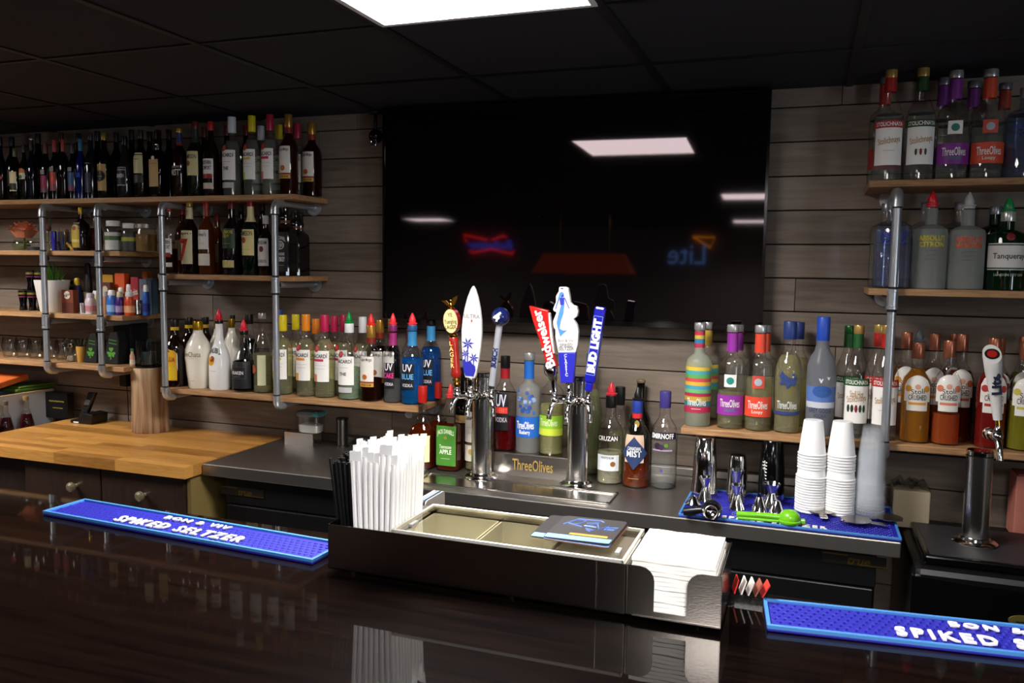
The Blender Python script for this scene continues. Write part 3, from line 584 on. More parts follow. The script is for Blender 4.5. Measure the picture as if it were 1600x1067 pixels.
for px, yt, w_, pr, look, it, g, lq in (
    (297, 496, 32, 'coffee', 'dark brown bottle with yellow collar', KAH, dark('#160806'), None), (319, 495, 30, 'coffee', 'dark brown bottle with black cap', KAH, dark('#160806'), None),
    (333, 500, 36, 'egg', 'cream ovoid bottle with gold cap', [('cap', .87, '#a8841c', .7)], MATS['cream_glaze'], None), (354, 498, 34, 'egg', 'cream bottle with gold cap behind white one', [('cap', .87, '#9a7a1c', .7)], MATS['cream_glaze'], None),
    (365, 492, 30, 'coco', 'white bottle with black cap', [('cap', .86, BK), ('txt', 'MALIBU', .57, .07, 1.5, BK, .02)], MATS['white_bottle_glaze'], None), (385, 491, 32, 'coco', 'clear bottle with black cap', [('cap', .87, BK)], CLR, liq('#25211e')),
    (437, 484, 28, 'rum', 'clear bottle with blue and orange cap', [('cap', .92, '#2c4a9c'), ('band', .8, .92, '#d8742a')], CLR, OLV), (463, 491, 28, 'rum', 'clear bottle with yellow cap', kit_rum('#d6c63a', '#dcc81c'), CLR, OLV), (494, 498, 28, 'rum', 'clear bottle with orange cap', kit_rum('#e08a2a', '#e07e1e'), CLR, OLV),
    (523, 494, 28, 'rum', 'clear bottle with crimson cap', kit_rum('#c22a52', '#b81f4a'), CLR, OLV), (537, 492, 28, 'rum', 'clear bottle with dark crimson cap', kit_rum('#c22a52', '#a01c42'), CLR, OLV), (563, 495, 30, 'rum', 'clear bottle with white cap', kit_rum(None, '#dedede'), CLR, OLV),
    (594, 500, 30, 'rum', 'dark rum bottle with gold cap', kit_spiced(), CLR, liq('#1c0804')), (608, 498, 28, 'rum', 'dark rum bottle with dull gold cap', kit_spiced(), CLR, liq('#1c0804')), (633, 500, 28, 'rum', 'clear bottle with magenta neck', [('cap', .92, '#15151a'), ('band', .74, .9, '#9c2a5a')], CLR, WAT),
    (673, 499, 33, 'rum', 'bright blue bottle with black cap', [('cap', .93, '#101014'), ('band', .74, .92, '#3a86b8')]+UVI('BLUE', '#6ab8f0'), CLR, liq('#1c7ad8', .14))):
    bottle(LL, 'back', -.085, px, yt, w_, pr, look, it, g, lq, .66)

# --- right shelves
RT = Shelf(ZT+.004, 'top right shelf', 'bottles on the top right shelf')
bottle(RT, 'front', -.19, 1384, 109, 44, 'slope', 'clear bottle, white label with red bands', kit_stoli('#a82620'), CLR, WAT, .6)
bottle(RT, 'front', -.19, 1429, 107, 44, 'slope', 'clear bottle, white label with green bands', kit_stoli('#1d4422')+[('dot', .25, .03, '#7a1c2a', 0, .35), ('dot', .25, .03, '#18301c', -.3, .35), ('dot', .25, .03, '#18301c', .3, .35)], CLR, WAT, .6)
bottle(RT, 'front', -.19, 1478, 111, 46, 'olive', 'clear bottle with purple label', kit_olive('#7d2c8c', '#2a7a6c', 'GRAPE', WH), CLR, WAT, .5)
bottle(RT, 'front', -.19, 1527, 109, 47, 'olive', 'clear bottle with orange-red label', kit_olive('#d04a2c', '#e8e0d0', 'Loopy', '#c84a3c'), CLR, WAT, .5)
bottle(RT, 'front', -.19, 1579, 137, 56, 'squat', 'squat clear bottle, dark blue lettering', [('cap', .88, '#b0b8c0', .7, 1.15), ('txt', 'ABSOLUT', .56, .06, 1.7, '#1c2a7c', .02), ('txt', 'VODKA', .48, .06, 1.4, '#1c2a7c', .02)], glass('#e6ebf4', '#5a6274'), liq('#c4ccdc', .08), .7)
for px, yt, c, look in ((1376, 120, '#a82620', 'clear bottle with red neck'), (1466, 122, '#6d2a7c', 'clear bottle with purple neck'), (1513, 127, '#6d2a7c', 'clear bottle with violet neck'), (1555, 130, '#b0442c', 'clear bottle with orange neck')):
    bottle(RT, 'back', -.08, px, yt, 42, 'olive', look, [('cap', .93, '#8c8c94', .6, 1.2), ('band', .74, .92, c), ('lab', .14, .33, 1.2, c)], CLR, WAT, .6)
RM = Shelf(ZM-.004, 'middle right shelf', 'bottles on the middle right shelf')
ABS = lambda a, b, c: [('txt', a, .61, .058, 1.55, c, .03), ('txt', b, .535, .058, 1.45, c, .03), ('txt', '~~~~~~~~', .46, .02, 1.3, '#5a6062'), ('txt', '~~~~~~', .41, .02, 1.2, '#5a6062'), ('txt', '~~~~~~~~', .36, .02, 1.3, '#5a6062')]
FROST = mat('frosted_glass', '#c4cac4', .32, trans=.7, ior=1.2)
bottle(RM, 'front', -.19, 1391, 314, 54, 'squat', 'clear bottle with deep blue lettering', [('cap', .9, '#b0b8c0', .7, 1.12)]+ABS('ABSOLUT', 'VODKA', '#2337a8'), glass('#eef2ff', '#6a7284'), liq('#e4eaf8', .06), .72)
bottle(RM, 'front', -.19, 1449, 298, 50, 'squat', 'frosted bottle with yellow lettering, red pourer', [('pour', '#d8222e')]+ABS('ABSOLUT', 'CITRON', '#d8c81c'), FROST)
bottle(RM, 'front', -.19, 1506, 300, 52, 'squat', 'frosted bottle with orange lettering, steel pourer', [('pour', '#b4b4b4')]+ABS('ABSOLUT', 'MANDRIN', '#e0582c'), FROST)
bottle(RM, 'front', -.19, 1559, 307, 54, 'squat', 'green gin bottle, white label, green pourer', [('cap', .88, '#c9cbc6', .5), ('lab', .26, .60, 1.3, '#c9ccc6'), ('lab', .275, .585, 1.3, '#1a2c20'), ('lab', .29, .57, 1.3, '#dedcd6'), ('txt', 'Tanqueray', .44, .07, 1.7, '#1c2420', .01), ('dot', .78-.1, .05, '#7c1c22'), ('txt', 'LONDON DRY GIN', .2, .03, 1.5, '#b8c0b4'), ('pour', '#1c8a4a')], dark('#06200f'))
bottle(RM, 'front', -.19, 1606, 312, 46, 'slope', 'golden amber bottle at the picture edge', [('cap', .9, '#3a2a14'), ('lab', .2, .5, .9, '#a8842c')], CLR, liq('#c88a14'), .7)
for px, yt, look in ((1380, 318, 'clear bottle with silver cap'), (1441, 316, 'clear bottle with steel cap'), (1487, 316, 'clear bottle, orange print'), (1548, 322, 'green gin bottle')):
    bottle(RM, 'back', -.08, px, yt, 46, 'squat', look, [('cap', .9, '#9a9ea2', .7, 1.12)], dark('#06200f') if 'gin' in look else CLR, None if 'gin' in look else WAT, .7)
RL = Shelf(ZLo, 'low right shelf', 'bottles on the low right shelf')
FROSTY = lambda c: mat('frosted_'+c.lstrip('#'), c, .28, trans=.7, ior=1.2)
bow = ['#d8b83c', '#4aa0a8', '#5aa85c', '#c84a4a', '#d8b03c', '#4a98b0', '#6ab070']
bottle(RL, 'front', -.19, 1089, 504, 39, 'olive', 'frosted bottle with rainbow stripes', [('cap', .93, '#c8c8c8', .7, 1.2), ('band', .76, .80, '#b8304c'), ('band', .80, .845, '#3a7a9c'), ('band', .845, .88, '#c8b03c'), ('band', .88, .92, '#b8304c')]+[('lab', .58-.036*i-.036, .58-.036*i, 1.4, c) for i, c in enumerate(bow)]+[('lab', .14, .325, 1.4, '#b02a48'), ('lab', .20, .29, 1.4, '#2f7f86'), ('lab', .25, .295, 1.4, '#b89c3c'), ('txt', 'ThreeOlives', .245, .07, 1.5, WH, .01), ('txt', '~~~~', .18, .03, .7, WH)], FROSTY('#ccd4c0'))
bottle(RL, 'front', -.19, 1140, 507, 41, 'olive', 'clear bottle with purple label', kit_olive('#94309c', '#2a8a7c', 'GRAPE', WH), CLR, OLV, .36)
bottle(RL, 'front', -.19, 1183, 508, 41, 'olive', 'clear bottle with orange-red label', kit_olive('#e04a30', '#f0e8d8', 'Loopy', '#c84a3c'), CLR, OLV, .5)
bottle(RL, 'front', -.19, 1228, 502, 42, 'goose', 'pale yellow bottle with blue heart print', [('cap', .84, '#2a3c78')]+[('dot', .50+random.uniform(-.055, .05), random.uniform(.012, .022), '#2f437c', random.uniform(-.55, .55)) for _ in range(22)]+[('dot', .42, .012, '#2f437c'), ('txt', 'ThreeOlives', .26, .07, 1.5, '#d8dce0', .01), ('lab', .17, .2, 1.3, '#2c3c78')], CLR, liq('#d9d3a6'), .7)
bottle(RL, 'front', -.19, 1279, 495, 44, 'goose', 'frosted bottle with blue mountains, white geese', [('cap', .80, '#2a50b8', 0, 1.05), ('lab', .26, .42, 1.2, '#5a78b8'), ('lab', .24, .29, 1.2, '#c6cad2'), ('dot', .38, .05, '#33589c', .1, 1.6), ('txt', 'v', .48, .05, .5, '#e8ecf0', .03, 0), ('txt', 'v', .50, .04, .4, '#e8ecf0', .03, .5), ('txt', 'GREY GOOSE', .22, .04, 1.6, '#4a4a70', .01), ('txt', 'VODKA', .175, .03, .9, '#5a5a78')], FROSTY('#a9adb6'))
bottle(RL, 'front', -.19, 1334, 508, 38, 'slope', 'clear bottle, white label, green neck', kit_stoli('#1f5a28')+[('lab', .14, .46, 1.0, WH), ('txt', 'Stoli Hot', .4, .06, 1.0, '#a8823a', .01)]+[('dot', .27, .035, c, s_, .35) for c, s_ in (('#1c3a22', -.6), ('#2a2a24', -.3), ('#8a1c2a', 0), ('#1c3a22', .3), ('#1c3a22', .6))], CLR, WAT, .5)
bottle(RL, 'front', -.19, 1378, 508, 40, 'slope', 'clear bottle, white label, red neck behind pipe', kit_stoli('#b8281f'), CLR, WAT, .5)
bottle(RL, 'front', -.19, 1427, 512, 43, 'rum', 'amber bottle with arched white label, pourer', kit_crush('#d8952a')+[('pour', '#5a5e62')], CLR, liq('#e09a34', .3), .74)
bottle(RL, 'front', -.19, 1475, 532, 41, 'rum', 'pink-orange bottle with arched white label', kit_crush('#d87a5c'), CLR, liq('#d86a34', .3), .30)
bottle(RL, 'front', -.19, 1544, 528, 43, 'rum', 'deep red bottle behind white tap handle', kit_crush('#b03028'), CLR, liq('#b83028', .3), .74)
bottle(RL, 'front', -.19, 1587, 535, 43, 'rum', 'yellow-green bottle with arched white label', kit_crush('#c8b84a'), CLR, liq('#bcb43a', .3), .46)
for px, yt, pr, look, it, lq in (
    (1101, 503, 'olive', 'rainbow striped bottle', [('cap', .93, '#b0b0b0', .7, 1.2), ('band', .76, .92, '#b89a3c')]+[('lab', .58-.036*i-.036, .58-.036*i, 1.4, c) for i, c in enumerate(bow)], WAT),
    (1149, 507, 'olive', 'purple necked bottle', [('cap', .93, '#a8a8a8', .7, 1.2), ('band', .74, .92, '#7d2c8c')], WAT), (1191, 508, 'olive', 'orange necked bottle', [('cap', .93, '#a8a8a8', .7, 1.2), ('band', .74, .92, '#d04a2c')], WAT),
    (1241, 503, 'goose', 'pale bottle with blue cap', [('cap', .84, '#2a3c78')], OLV), (1320, 509, 'slope', 'green capped bottle', kit_stoli('#1f5a28', '#1f5a28'), WAT), (1366, 507, 'slope', 'red necked bottle, gold top', kit_stoli('#b8281f'), WAT), 
    (1409, 519, 'rum', 'amber bottle, copper cap', kit_crush('#d8952a'), liq('#c07a20')), (1440, 521, 'rum', 'amber bottle, dull copper cap', kit_crush('#d8952a'), liq('#c07a20')),
    (1465, 521, 'rum', 'orange-red bottle, copper cap', kit_crush('#c8603c'), liq('#8a3014')), (1484, 522, 'rum', 'rust red bottle, copper cap', kit_crush('#c8603c'), liq('#8a3014')), (1552, 528, 'rum', 'red bottle, copper cap', kit_crush('#a83028'), liq('#7a1c18')), (1574, 526, 'rum', 'green-yellow bottle, copper cap', kit_crush('#a8a03a'), liq('#8a8420')), (1596, 531, 'rum', 'olive yellow bottle, copper cap', kit_crush('#a8a03a'), liq('#8a8420'))):
    bottle(RL, 'back', -.08, px, yt, 38, pr, look, it, CLR, lq, .66)

# --- bottles on the counter and on the steel riser
CT = Shelf(CTR, 'steel counter', 'bottles on the steel counter')
def C_(px, Y, yt, w_, pr, lab, it, g=None, lq=None, fill=.6, z=None, **k): return bottle(CT, 'x', Y, px, yt, w_, pr, '', it, g or CLR, lq, fill, label=lab, z=z, **k)
C_(660, -.275, 603, 44, 'wax', 'squat bourbon bottle with red wax top and cream label beside the straws', [('cap', .80, '#a31a14', 0, 1.25), ('lab', .10, .42, .9, '#e6d7a6'), ('txt', "Maker's", .35, .07, 1.4, '#2a2018', .005), ('txt', 'Mark', .26, .07, 1.0, '#2a2018', .005), ('txt', '~~~~~', .18, .04, 1.0, '#5a4c38')], CLR, liq('#7a2e08'), .52, n=3)
C_(684, -.165, 597, 34, 'wax', 'squat bourbon bottle with red wax top, half hidden behind the other', [('cap', .80, '#981813', 0, 1.25)], CLR, liq('#7a2e08'), .5, n=3)
C_(696, -.262, 600, 38, 'square', 'square whiskey bottle with green label and red pourer', [('lab', .08, .62, .9, '#3f7d28'), ('txt', 'JACK DANIELS', .55, .06, 1.5, '#dfe8c8', .01, 0, .05), ('dot', .46, .022, '#9a7a2a'), ('txt', 'Tennessee', .34, .05, 1.1, '#dfe8c8'), ('txt', 'APPLE', .27, .06, 1.1, '#e8f0d8', .02), ('txt', '~~~~~', .18, .03, 1.0, '#c8d8a8'), ('pour', '#f04040')], CLR, liq('#7a3208'), .6, n=6)
C_(724, -.10, 574, 30, 'wine', 'black bottle with tan label behind the first beer tower', [('cap', .86, '#0c0c0c'), ('lab', .42, .5, .6, '#b8905a')], dark())
C_(729, -.225, 585, 29, 'whisky', 'scotch bottle with long white label against the first beer tower', [('cap', .86, '#c8c4bc'), ('lab', .30, .62, 1.0, '#e2dcd0'), ('lab', .1, .27, 1.0, '#ded6c6'), ('txt', "Dewar's", .56, .055, 1.4, '#3a2a24'), ('txt', '~~~~~~', .46, .02, 1.0, '#998f80'), ('txt', '~~~~~~', .4, .02, 1.0, '#998f80'), ('dot', .2, .03, '#c8a85a')], CLR, liq('#e6d9a0'), .5)
C_(952, -.215, 597, 40, 'rum', 'clear rum bottle with black banner lettering and red pourer', [('cap', .86, '#15110f'), ('lab', .50, .56, .98, BK), ('txt', 'CRUZAN', .53, .05, 1.6, WH, .02), ('lab', .16, .34, .95, '#d9dde2'), ('txt', 'WHITE RUM', .31, .025, 1.0, '#555'+'555'), ('dot', .24, .03, '#8a5a2a', .45), ('pour', '#f03a48')], CLR, liq('#eceac8'), .36)
C_(966, -.11, 604, 36, 'rum', 'clear bottle with black cap behind the red pourer bottle', [('cap', .80, '#141414')], CLR, OLV, .5)
C_(985, -.06, 593, 40, 'wine', 'black wine bottle with gold crest on its neck', [('cap', .97, '#8a7a5a', .4), ('dot', .55, .035, '#c9a24a', -.1, .8)], dark())
C_(993, -.225, 605, 42, 'coffee', 'whisky bottle with blue diamond label and blue neck', [('cap', .86, '#223a8c'), ('band', .80, .855, '#c02a2a'), ('pour', '#141414'), ('lab', .30, .62, .75, '#d8c8b0'), ('txt', '◆', .38, .0, .1, '#223a6c')][:4]+[('lab', .42, .62, .7, '#c8a890'), ('dia', .22, .60, 1.05, '#24365e'), ('txt', 'CANADIAN', .465, .04, .95, WH), ('txt', 'MIST', .405, .07, 1.1, WH, .02), ('txt', '~~~~~', .12, .03, .8, '#b88a4a')], CLR, liq('#a8480c'), .36)
C_(1034, -.205, 611, 41, 'rum', 'clear vodka bottle with purple cap and dark banner', [('cap', .83, '#3c3478'), ('lab', .52, .59, 1.15, '#16162c'), ('txt', 'SMIRNOFF', .555, .05, 1.8, WH, .03), ('dot', .45, .035, '#2c2034', -.35), ('dot', .44, .03, '#3c2844', -.05), ('dot', .46, .02, '#5a8a2c', .3), ('lab', .40, .415, .8, '#a890b0'), ('dot', .2, .02, '#4a4a8a', 0, .8)], CLR, WAT, .5)
# steel riser with engraved lettering
rx0, rx1, ry0, ry1, rz1 = sx(752, -.26, CTR), sx(893, -.26, CTR), -.262, -.08, CTR+.085
rs = empty('bottle_riser', ((rx0+rx1)/2, (ry0+ry1)/2, CTR), 'low brushed steel bottle riser engraved with gold lettering', 'riser')
hw, hd = (rx1-rx0)/2, (ry1-ry0)/2
MB().box(-hw, hw, -hd, hd, .082, .085).build('top_plate', STEEL, rs, bevel=.001)
MB().box(-hw, hw, -hd, -hd+.003, .0, .082).build('front_plate', STEEL, rs, bevel=.001)
MB().box(-hw, hw, hd-.003, hd, 0, .082).build('back_plate', STEEL, rs)
xt = sx(832, ry0, CTR+.05)-rs.location.x
tmesh('ThreeOlives', .042, .16, .01, fn=lambda u, v: (xt+u, -hd-.0008, .045+v)).build('lettering', mat('engraved_gold', '#c8a860', .4, .6), rs)
ZR = rz1
C_(788, -.2, 556, 36, 'rum', 'cherry red vodka bottle with black cap on the steel riser', [('cap', .87, '#141212'), ('band', .76, .87, '#a82028')]+[('lab', .22, .62, .66, '#101014'), ('txt', 'UV', .54, .12, .95, '#d8dce8', .03), ('lab', .40, .47, .6, '#d02a20'), ('txt', 'CHERRY', .435, .05, 1.1, '#f06a50', .02), ('txt', 'VODKA', .335, .05, 1.1, '#d0c8c8', .01)], CLR, liq('#8a1214'), .34, z=ZR)
C_(825, -.2, 551, 39, 'olive', 'frosted bottle with blueberries and blue label on the steel riser', [('cap', .93, '#c0c0c0', .7, 1.2), ('band', .74, .92, '#1f62b4'), ('lab', .16, .37, 1.4, '#1a5ab0'), ('txt', 'ThreeOlives', .285, .075, 1.5, WH, .015), ('txt', 'Blueberry', .215, .04, .9, WH)]+[('dot', random.uniform(.41, .63), random.uniform(.015, .026), random.choice(('#2a4a8c', '#3a62a8', '#8ca4c8')), random.uniform(-.8, .8)) for _ in range(24)], FROSTY('#b0b0ac'), z=ZR)
C_(861, -.205, 554, 38, 'olive', 'clear bottle with lime green label and green neck on the riser', [('cap', .93, '#c0c0c0', .7, 1.2), ('band', .74, .92, '#6aa83c'), ('lab', .2, .4, 1.4, '#86b82c'), ('lab', .2, .27, 1.4, '#b8c83c'), ('txt', 'ThreeOlives', .335, .07, 1.5, '#e0ecc0', .01)], CLR, liq('#dcdc9c'), .5, z=ZR)
C_(920, -.10, 552, 36, 'slope', 'pale green bottle with dark green cap behind the second tower', [('cap', .80, '#14622c')], CLR, liq('#d6e0b0'), .7)

# ------------------------------------------------------------------ beer towers, faucets
FZ = 1.236
def tower(x, y, zb, zt, angs, label, r=.0375):
    T = empty('beer_tower', (x, y, zb), label, 'beer tower'); h = zt-zb
    MB().lathe([(.062, .0005), (.063, .005), (.056, .010), (.045, .013), (.042, .02), (r+.001, .022)], 28).build('base', CHROME, T, 35)
    MB().lathe([(r, .02), (r, h-.012)], 32, close=False).build('column', mat('tower_steel', '#cfccc7', .2, 1.), T, 40)
    MB().lathe([(r+.0012, h-.014), (r+.0012, h-.003), (r-.002, h), (.001, h+.001)], 28).build('cap', CHROME, T, 35)
    MB().lathe([(r+.0016, h-.017), (r+.0016, h-.0145)], 28, close=False).build('cap_seam', BLACKP, T, 35)
    out = []
    for a in angs:
        u = Vector((sin(a), -cos(a), 0)); z = FZ-zb
        pts = lambda L: [tuple(u*q + Vector((0, 0, z+k))) for q, k in L]
        fa = MB().tube(pts([(.074, 0), (.10, 0), (.112, .002)]), [.0125, .012, .012], 12).ball(tuple(u*.106+Vector((0, 0, z+.004))), .0155).build('faucet', CHROME, T, 50)
        MB().tube(pts([(r-.004, 0), (.078, 0)]), .0105, 12).build('shank', CHROME, T, 40)
        MB().tube(pts([(.044, 0), (.052, 0)]), .0175, 12).build('collar', CHROME, fa, 40)
        MB().tube(pts([(.064, 0), (.074, 0)]), .0165, 8).build('coupling_nut', CHROME, fa, 30)
        MB().tube(pts([(.104, -.004), (.118, -.018), (.126, -.036), (.130, -.062)]), [.0095, .0092, .009, .0095], 10).build('spout', CHROME, fa, 50)
        q = tuple(u*.106)
        MB().lathe([(.011, z+.012), (.013, z+.018), (.010, z+.022), (.0075, z+.03), (.0075, z+.036)], 12, c=(q[0], q[1], 0)).build('lever_collar', CHROME, fa, 40)
        out.append((Vector((x, y, 0))+u*.106, FZ+.036))
    return out
T1 = tower(-1.128, -.335, CTR, 1.318, [radians(-38), radians(-2), radians(40)], 'left chrome beer tower with three taps')
T2 = tower(-.766, -.303, CTR, 1.322, [radians(-38), radians(-3), radians(33)], 'right chrome beer tower with three taps on the steel counter')
def handle(base, top, label, yoff=-.012):
    b = Vector((base[0].x, base[0].y, base[1])); t = ony(top[0], top[1], b.y+yoff); a = (t-b).normalized()
    yv = Vector((0, 1, 0)); yv = (yv-a*yv.dot(a)).normalized(); xv = yv.cross(a)
    o = empty('tap_handle', b, label, 'tap handle', 'beer tap handles')
    o.matrix_world = Matrix(((xv.x, yv.x, a.x, b.x), (xv.y, yv.y, a.y, b.y), (xv.z, yv.z, a.z, b.z), (0, 0, 0, 1)))
    return o, (t-b).length
def ring(n=24): return [(cos(2*pi*i/n), sin(2*pi*i/n)) for i in range(n)]
def flat(mb, poly, y): mb.add([(x, y, z) for x, z in poly], [tuple(range(len(poly)))]); return mb
# 1 red and gold handle with an oval plaque and an eagle
H, L = handle(T1[0], (703, 459), 'red tap handle with cream oval plaque and gold eagle'); k = L/.35
MB().lathe([(.008, -.004), (.014, 0), (.015, .008), (.011, .014), (.016, .024), (.013, .034)], 16).map(lambda v: tuple(c*k for c in v)).build('ferrule', GOLD, H, 40)
MB().lathe([(.016, .034), (.021, .045), (.019, .06), (.0165, .075), (.0175, .15), (.019, .18), (.015, .188)], 16).map(lambda v: tuple(c*k for c in v)).build('grip', mat('handle_red', '#8e1f16', .25, coat=.5), H, 40)
MB().lathe([(.016, .186), (.018, .190), (.018, .196), (.014, .2)], 16).map(lambda v: tuple(c*k for c in v)).build('gold_ring', GOLD, H, 40)
ov = [(.031*c*k, (.248+.047*s_)*k) for c, s_ in ring(28)]
plq = MB().prism(ov, -.014*k, .016*k).build('plaque', MATS['handle_red'], H, 40, bevel=.002)
ov2 = [(.0285*c*k, (.248+.0445*s_)*k) for c, s_ in ring(28)]
flat(MB(), ov2, -.0148*k).build('plaque_face', P('#e9dc96', .35), plq)
for s_, zc, h, w_, c in (('Yuengling', .247, .016, .05, '#4a3c1c'), ('LAGER', .226, .014, .046, '#4a2a1c'), ('YE', .272, .014, .02, '#5a4a1c')):
    tmesh(s_, h*k, w_*k, .02, fn=lambda u, v: (u, -.0156*k, zc*k+v)).build('lettering', P(c, .4), plq)
for i, ch in enumerate('LAGER'): tmesh(ch, .0165*k, None, .02, fn=lambda u, v: (u-.004*k, -.0185*k, (.165-.021*i)*k+v)).build('lettering', P('#e8c878', .3), H)
eg = MB().ball((0, 0, .307*k), .009*k, 10, 7, (1, 1, 1.5)).ball((.004*k, -.006*k, .325*k), .005*k, 8, 6)
MB().lathe([(.014, .294), (.012, .298), (.006, .302)], 12).map(lambda v: tuple(c*k for c in v)).build('eagle_perch', GOLD, H, 40)
egl = eg.build('eagle', GOLD, H, 60)
MB().prism([(x*k, z*k) for x, z in ((-.003, .309), (-.018, .326), (-.036, .326), (-.026, .318), (-.014, .306))], -.003*k, .003*k).build('wing', GOLD, egl)
MB().prism([(x*k, z*k) for x, z in ((.003, .309), (.013, .335), (.032, .342), (.028, .33), (.014, .306))], -.003*k, .003*k).build('wing', GOLD, egl)
# 2 white surfboard
H, L = handle(T1[1], (740, 446), 'white surfboard shaped tap handle with blue palms'); k = L/.335
MB().lathe([(.008, -.004), (.013, 0), (.010, .012), (.012, .02), (.010, .034)], 14).map(lambda v: tuple(c*k for c in v)).build('ferrule', CHROME, H, 40)
half = [(.0165, .033), (.021, .045), (.0285, .09), (.0335, .14), (.0355, .185), (.033, .225), (.027, .262), (.018, .297), (.008, .323), (0, .335)]
bd_ = [(x*k, z*k) for x, z in half] + [(-x*k, z*k) for x, z in reversed(half[:-1])]
brd = MB().prism(bd_, -.007*k, .007*k).build('board', mat('handle_white', '#cfcdc9', .3, coat=.2), H, 40, bevel=.003)
tmesh('ULTRA', .013*k, .058*k, -.005, fn=lambda u, v: (u, -.0078*k, .236*k+v)).build('lettering', P('#5c5c68', .4), brd)
MB().prism([(x*k, z*k) for x, z in ((-.002, .217), (.003, .217), (.003, .225), (-.002, .225))], -.0079*k, -.0075*k).build('emblem', P('#b8402c', .4), brd)
BLU = P('#2c2f9c', .4)
flat(MB(), [(x*k, z*k) for x, z in ((-.015, .04), (.013, .04), (.020, .06), (.018, .075), (.008, .08), (.0, .092), (-.012, .085), (-.022, .095), (-.0275, .088), (-.022, .055))], -.0079*k).build('palm_print', BLU, brd)
for cx, cz, sc_ in ((-.010, .145, 1.1), (.012, .10, .9), (-.018, .112, .8)):
    for t in range(7):
        a = 2*pi*t/7+.3; flat(MB(), [((cx+sc_*q*cos(a+d_))*k, (cz+sc_*q*sin(a+d_))*k) for q, d_ in ((.0, 0), (.010, .28), (.021, -.12), (.009, -.35))], -.0079*k).build('palm_print', BLU, brd)
    flat(MB(), [((cx-.002)*k, (cz-.06)*k), ((cx+.002)*k, (cz-.06)*k), ((cx+.0015)*k, cz*k), ((cx-.0015)*k, cz*k)], -.00785*k).build('palm_print', BLU, brd)
# 3 silver rod with blue ball
H, L = handle(T1[2], (784, 480), 'silver rod tap handle topped by a dark blue number ball'); k = L/.3
MB().lathe([(.007, -.004), (.011, 0), (.009, .01)], 14).map(lambda v: tuple(c*k for c in v)).build('ferrule', BLACKP, H, 40)
rod = MB().lathe([(.0125, .01), (.0125, .24)], 18).map(lambda v: tuple(c*k for c in v)).build('rod', mat('silver_paint', '#b9bac2', .3, .4), H, 40)
def onrod(u, v): a = u/.0125/k; return (.0146*k*sin(a), -.0146*k*cos(a), .115*k+v)
tmesh('BUSCH', .0165*k, .10*k, .05, fn=lambda u, v: onrod(u, v), rot=pi/2).build('lettering', P('#1f2a5c', .4), rod)
bl = MB().ball((0, 0, .266*k), .034*k, 22, 14).build('ball', mat('ball_blue', '#141d4c', .12, coat=.6), H, 60)
def onball(u, v): r = .0375*k; a = u/r-.05; b = v/r+.08; return (r*sin(a)*cos(b), -r*cos(a)*cos(b), .266*k+r*sin(b))
tmesh('4', .034*k, .028*k, .04, fn=onball, shear=.25).build('lettering', P('#f4f2ee', .4), bl)
# 4 red blade with script lettering
H, L = handle(T2[0], (841, 474), 'red twisted blade tap handle with white script, chrome foot'); k = L/.33
MB().lathe([(.007, -.004), (.011, 0), (.0105, .03), (.015, .05), (.025, .066), (.027, .085), (.022, .105), (.013, .113)], 18).map(lambda v: tuple(c*k for c in v)).build('chrome_foot', CHROME, H, 40)
outl = [(-.012, .105), (.030, .088), (.024, .14), (.024, .2), (.03, .255), (.036, .298), (-.034, .328), (-.030, .27), (-.020, .205), (-.0145, .15)]
bld = MB().prism([(x*k, z*k) for x, z in outl], -.012*k, .012*k).build('blade', mat('blade_red', '#c01f1c', .25, coat=.4), H, 40, bevel=.003)
MB().prism([(x*k, z*k) for x, z in ((.024, .14), (.028, .14), (.039, .285), (.034, .29), (.03, .255), (.024, .2))], -.009*k, .009*k).build('side_stripe', P('#e6e2dc', .35), bld)
tmesh('Budweiser', .034*k, -.215*k, .03, fn=lambda u, v: (u+.001*k-.024*(v/.235), -.0285*k+.015*max(0,min(1,(v+.06)/.05))*k, .20*k+v), rot=pi/2, shear=-.25).build('lettering', P('#f6f4f0', .4), bld)
# 5 white cloud silhouette with mermaid over a blue block
H, L = handle(T2[1], (881, 448), 'white wave shaped tap handle with blue mermaid and blue block'); k = L/.34
MB().lathe([(.006, -.004), (.010, 0), (.007, .01), (.0105, .018), (.007, .024), (.0105, .032), (.008, .04)], 14).map(lambda v: tuple(c*k for c in v)).build('ferrule', CHROME, H, 40)
zz = lambda y: (840-y)/2431+.034; xx = lambda x: (x-447)/2431
ow = [(xx(x), zz(y)) for x, y in ((380, 604), (520, 604), (540, 540), (550, 440), (540, 390), (515, 345), (548, 325), (555, 285), (545, 250), (515, 238), (497, 215), (492, 150), (485, 108), (462, 97), (415, 95), (408, 130), (385, 165), (382, 210), (356, 262), (360, 278), (382, 290), (350, 360), (352, 405), (366, 425), (362, 480))]
wv = MB().prism([(x*k, z*k) for x, z in ow], -.009*k, .009*k).build('wave', MATS['handle_white'], H, 40, bevel=.002)
ob = [(xx(x), zz(y)) for x, y in ((388, 840), (488, 840), (520, 604), (382, 604))]
bb_ = MB().prism([(x*k, z*k) for x, z in ob], -.0105*k, .0105*k).build('block', mat('seltzer_blue', '#2a2aa8', .3, coat=.3), H, 40, bevel=.0015)
LB = P('#4f86c4', .4); MBl = P('#2a3aa8', .4); yf = -.0097*k
def shp(pts, m, nm='mermaid_print', y=yf): flat(MB(), [(xx(x)*k, zz(y_)*k) for x, y_ in pts], y).build(nm, m, wv)
shp(((425, 235), (450, 235), (440, 300), (415, 360), (402, 420), (388, 418), (380, 370), (398, 310), (412, 270)), LB)
shp(((388, 415), (402, 415), (425, 430), (462, 432), (430, 455), (405, 480), (398, 455)), LB)
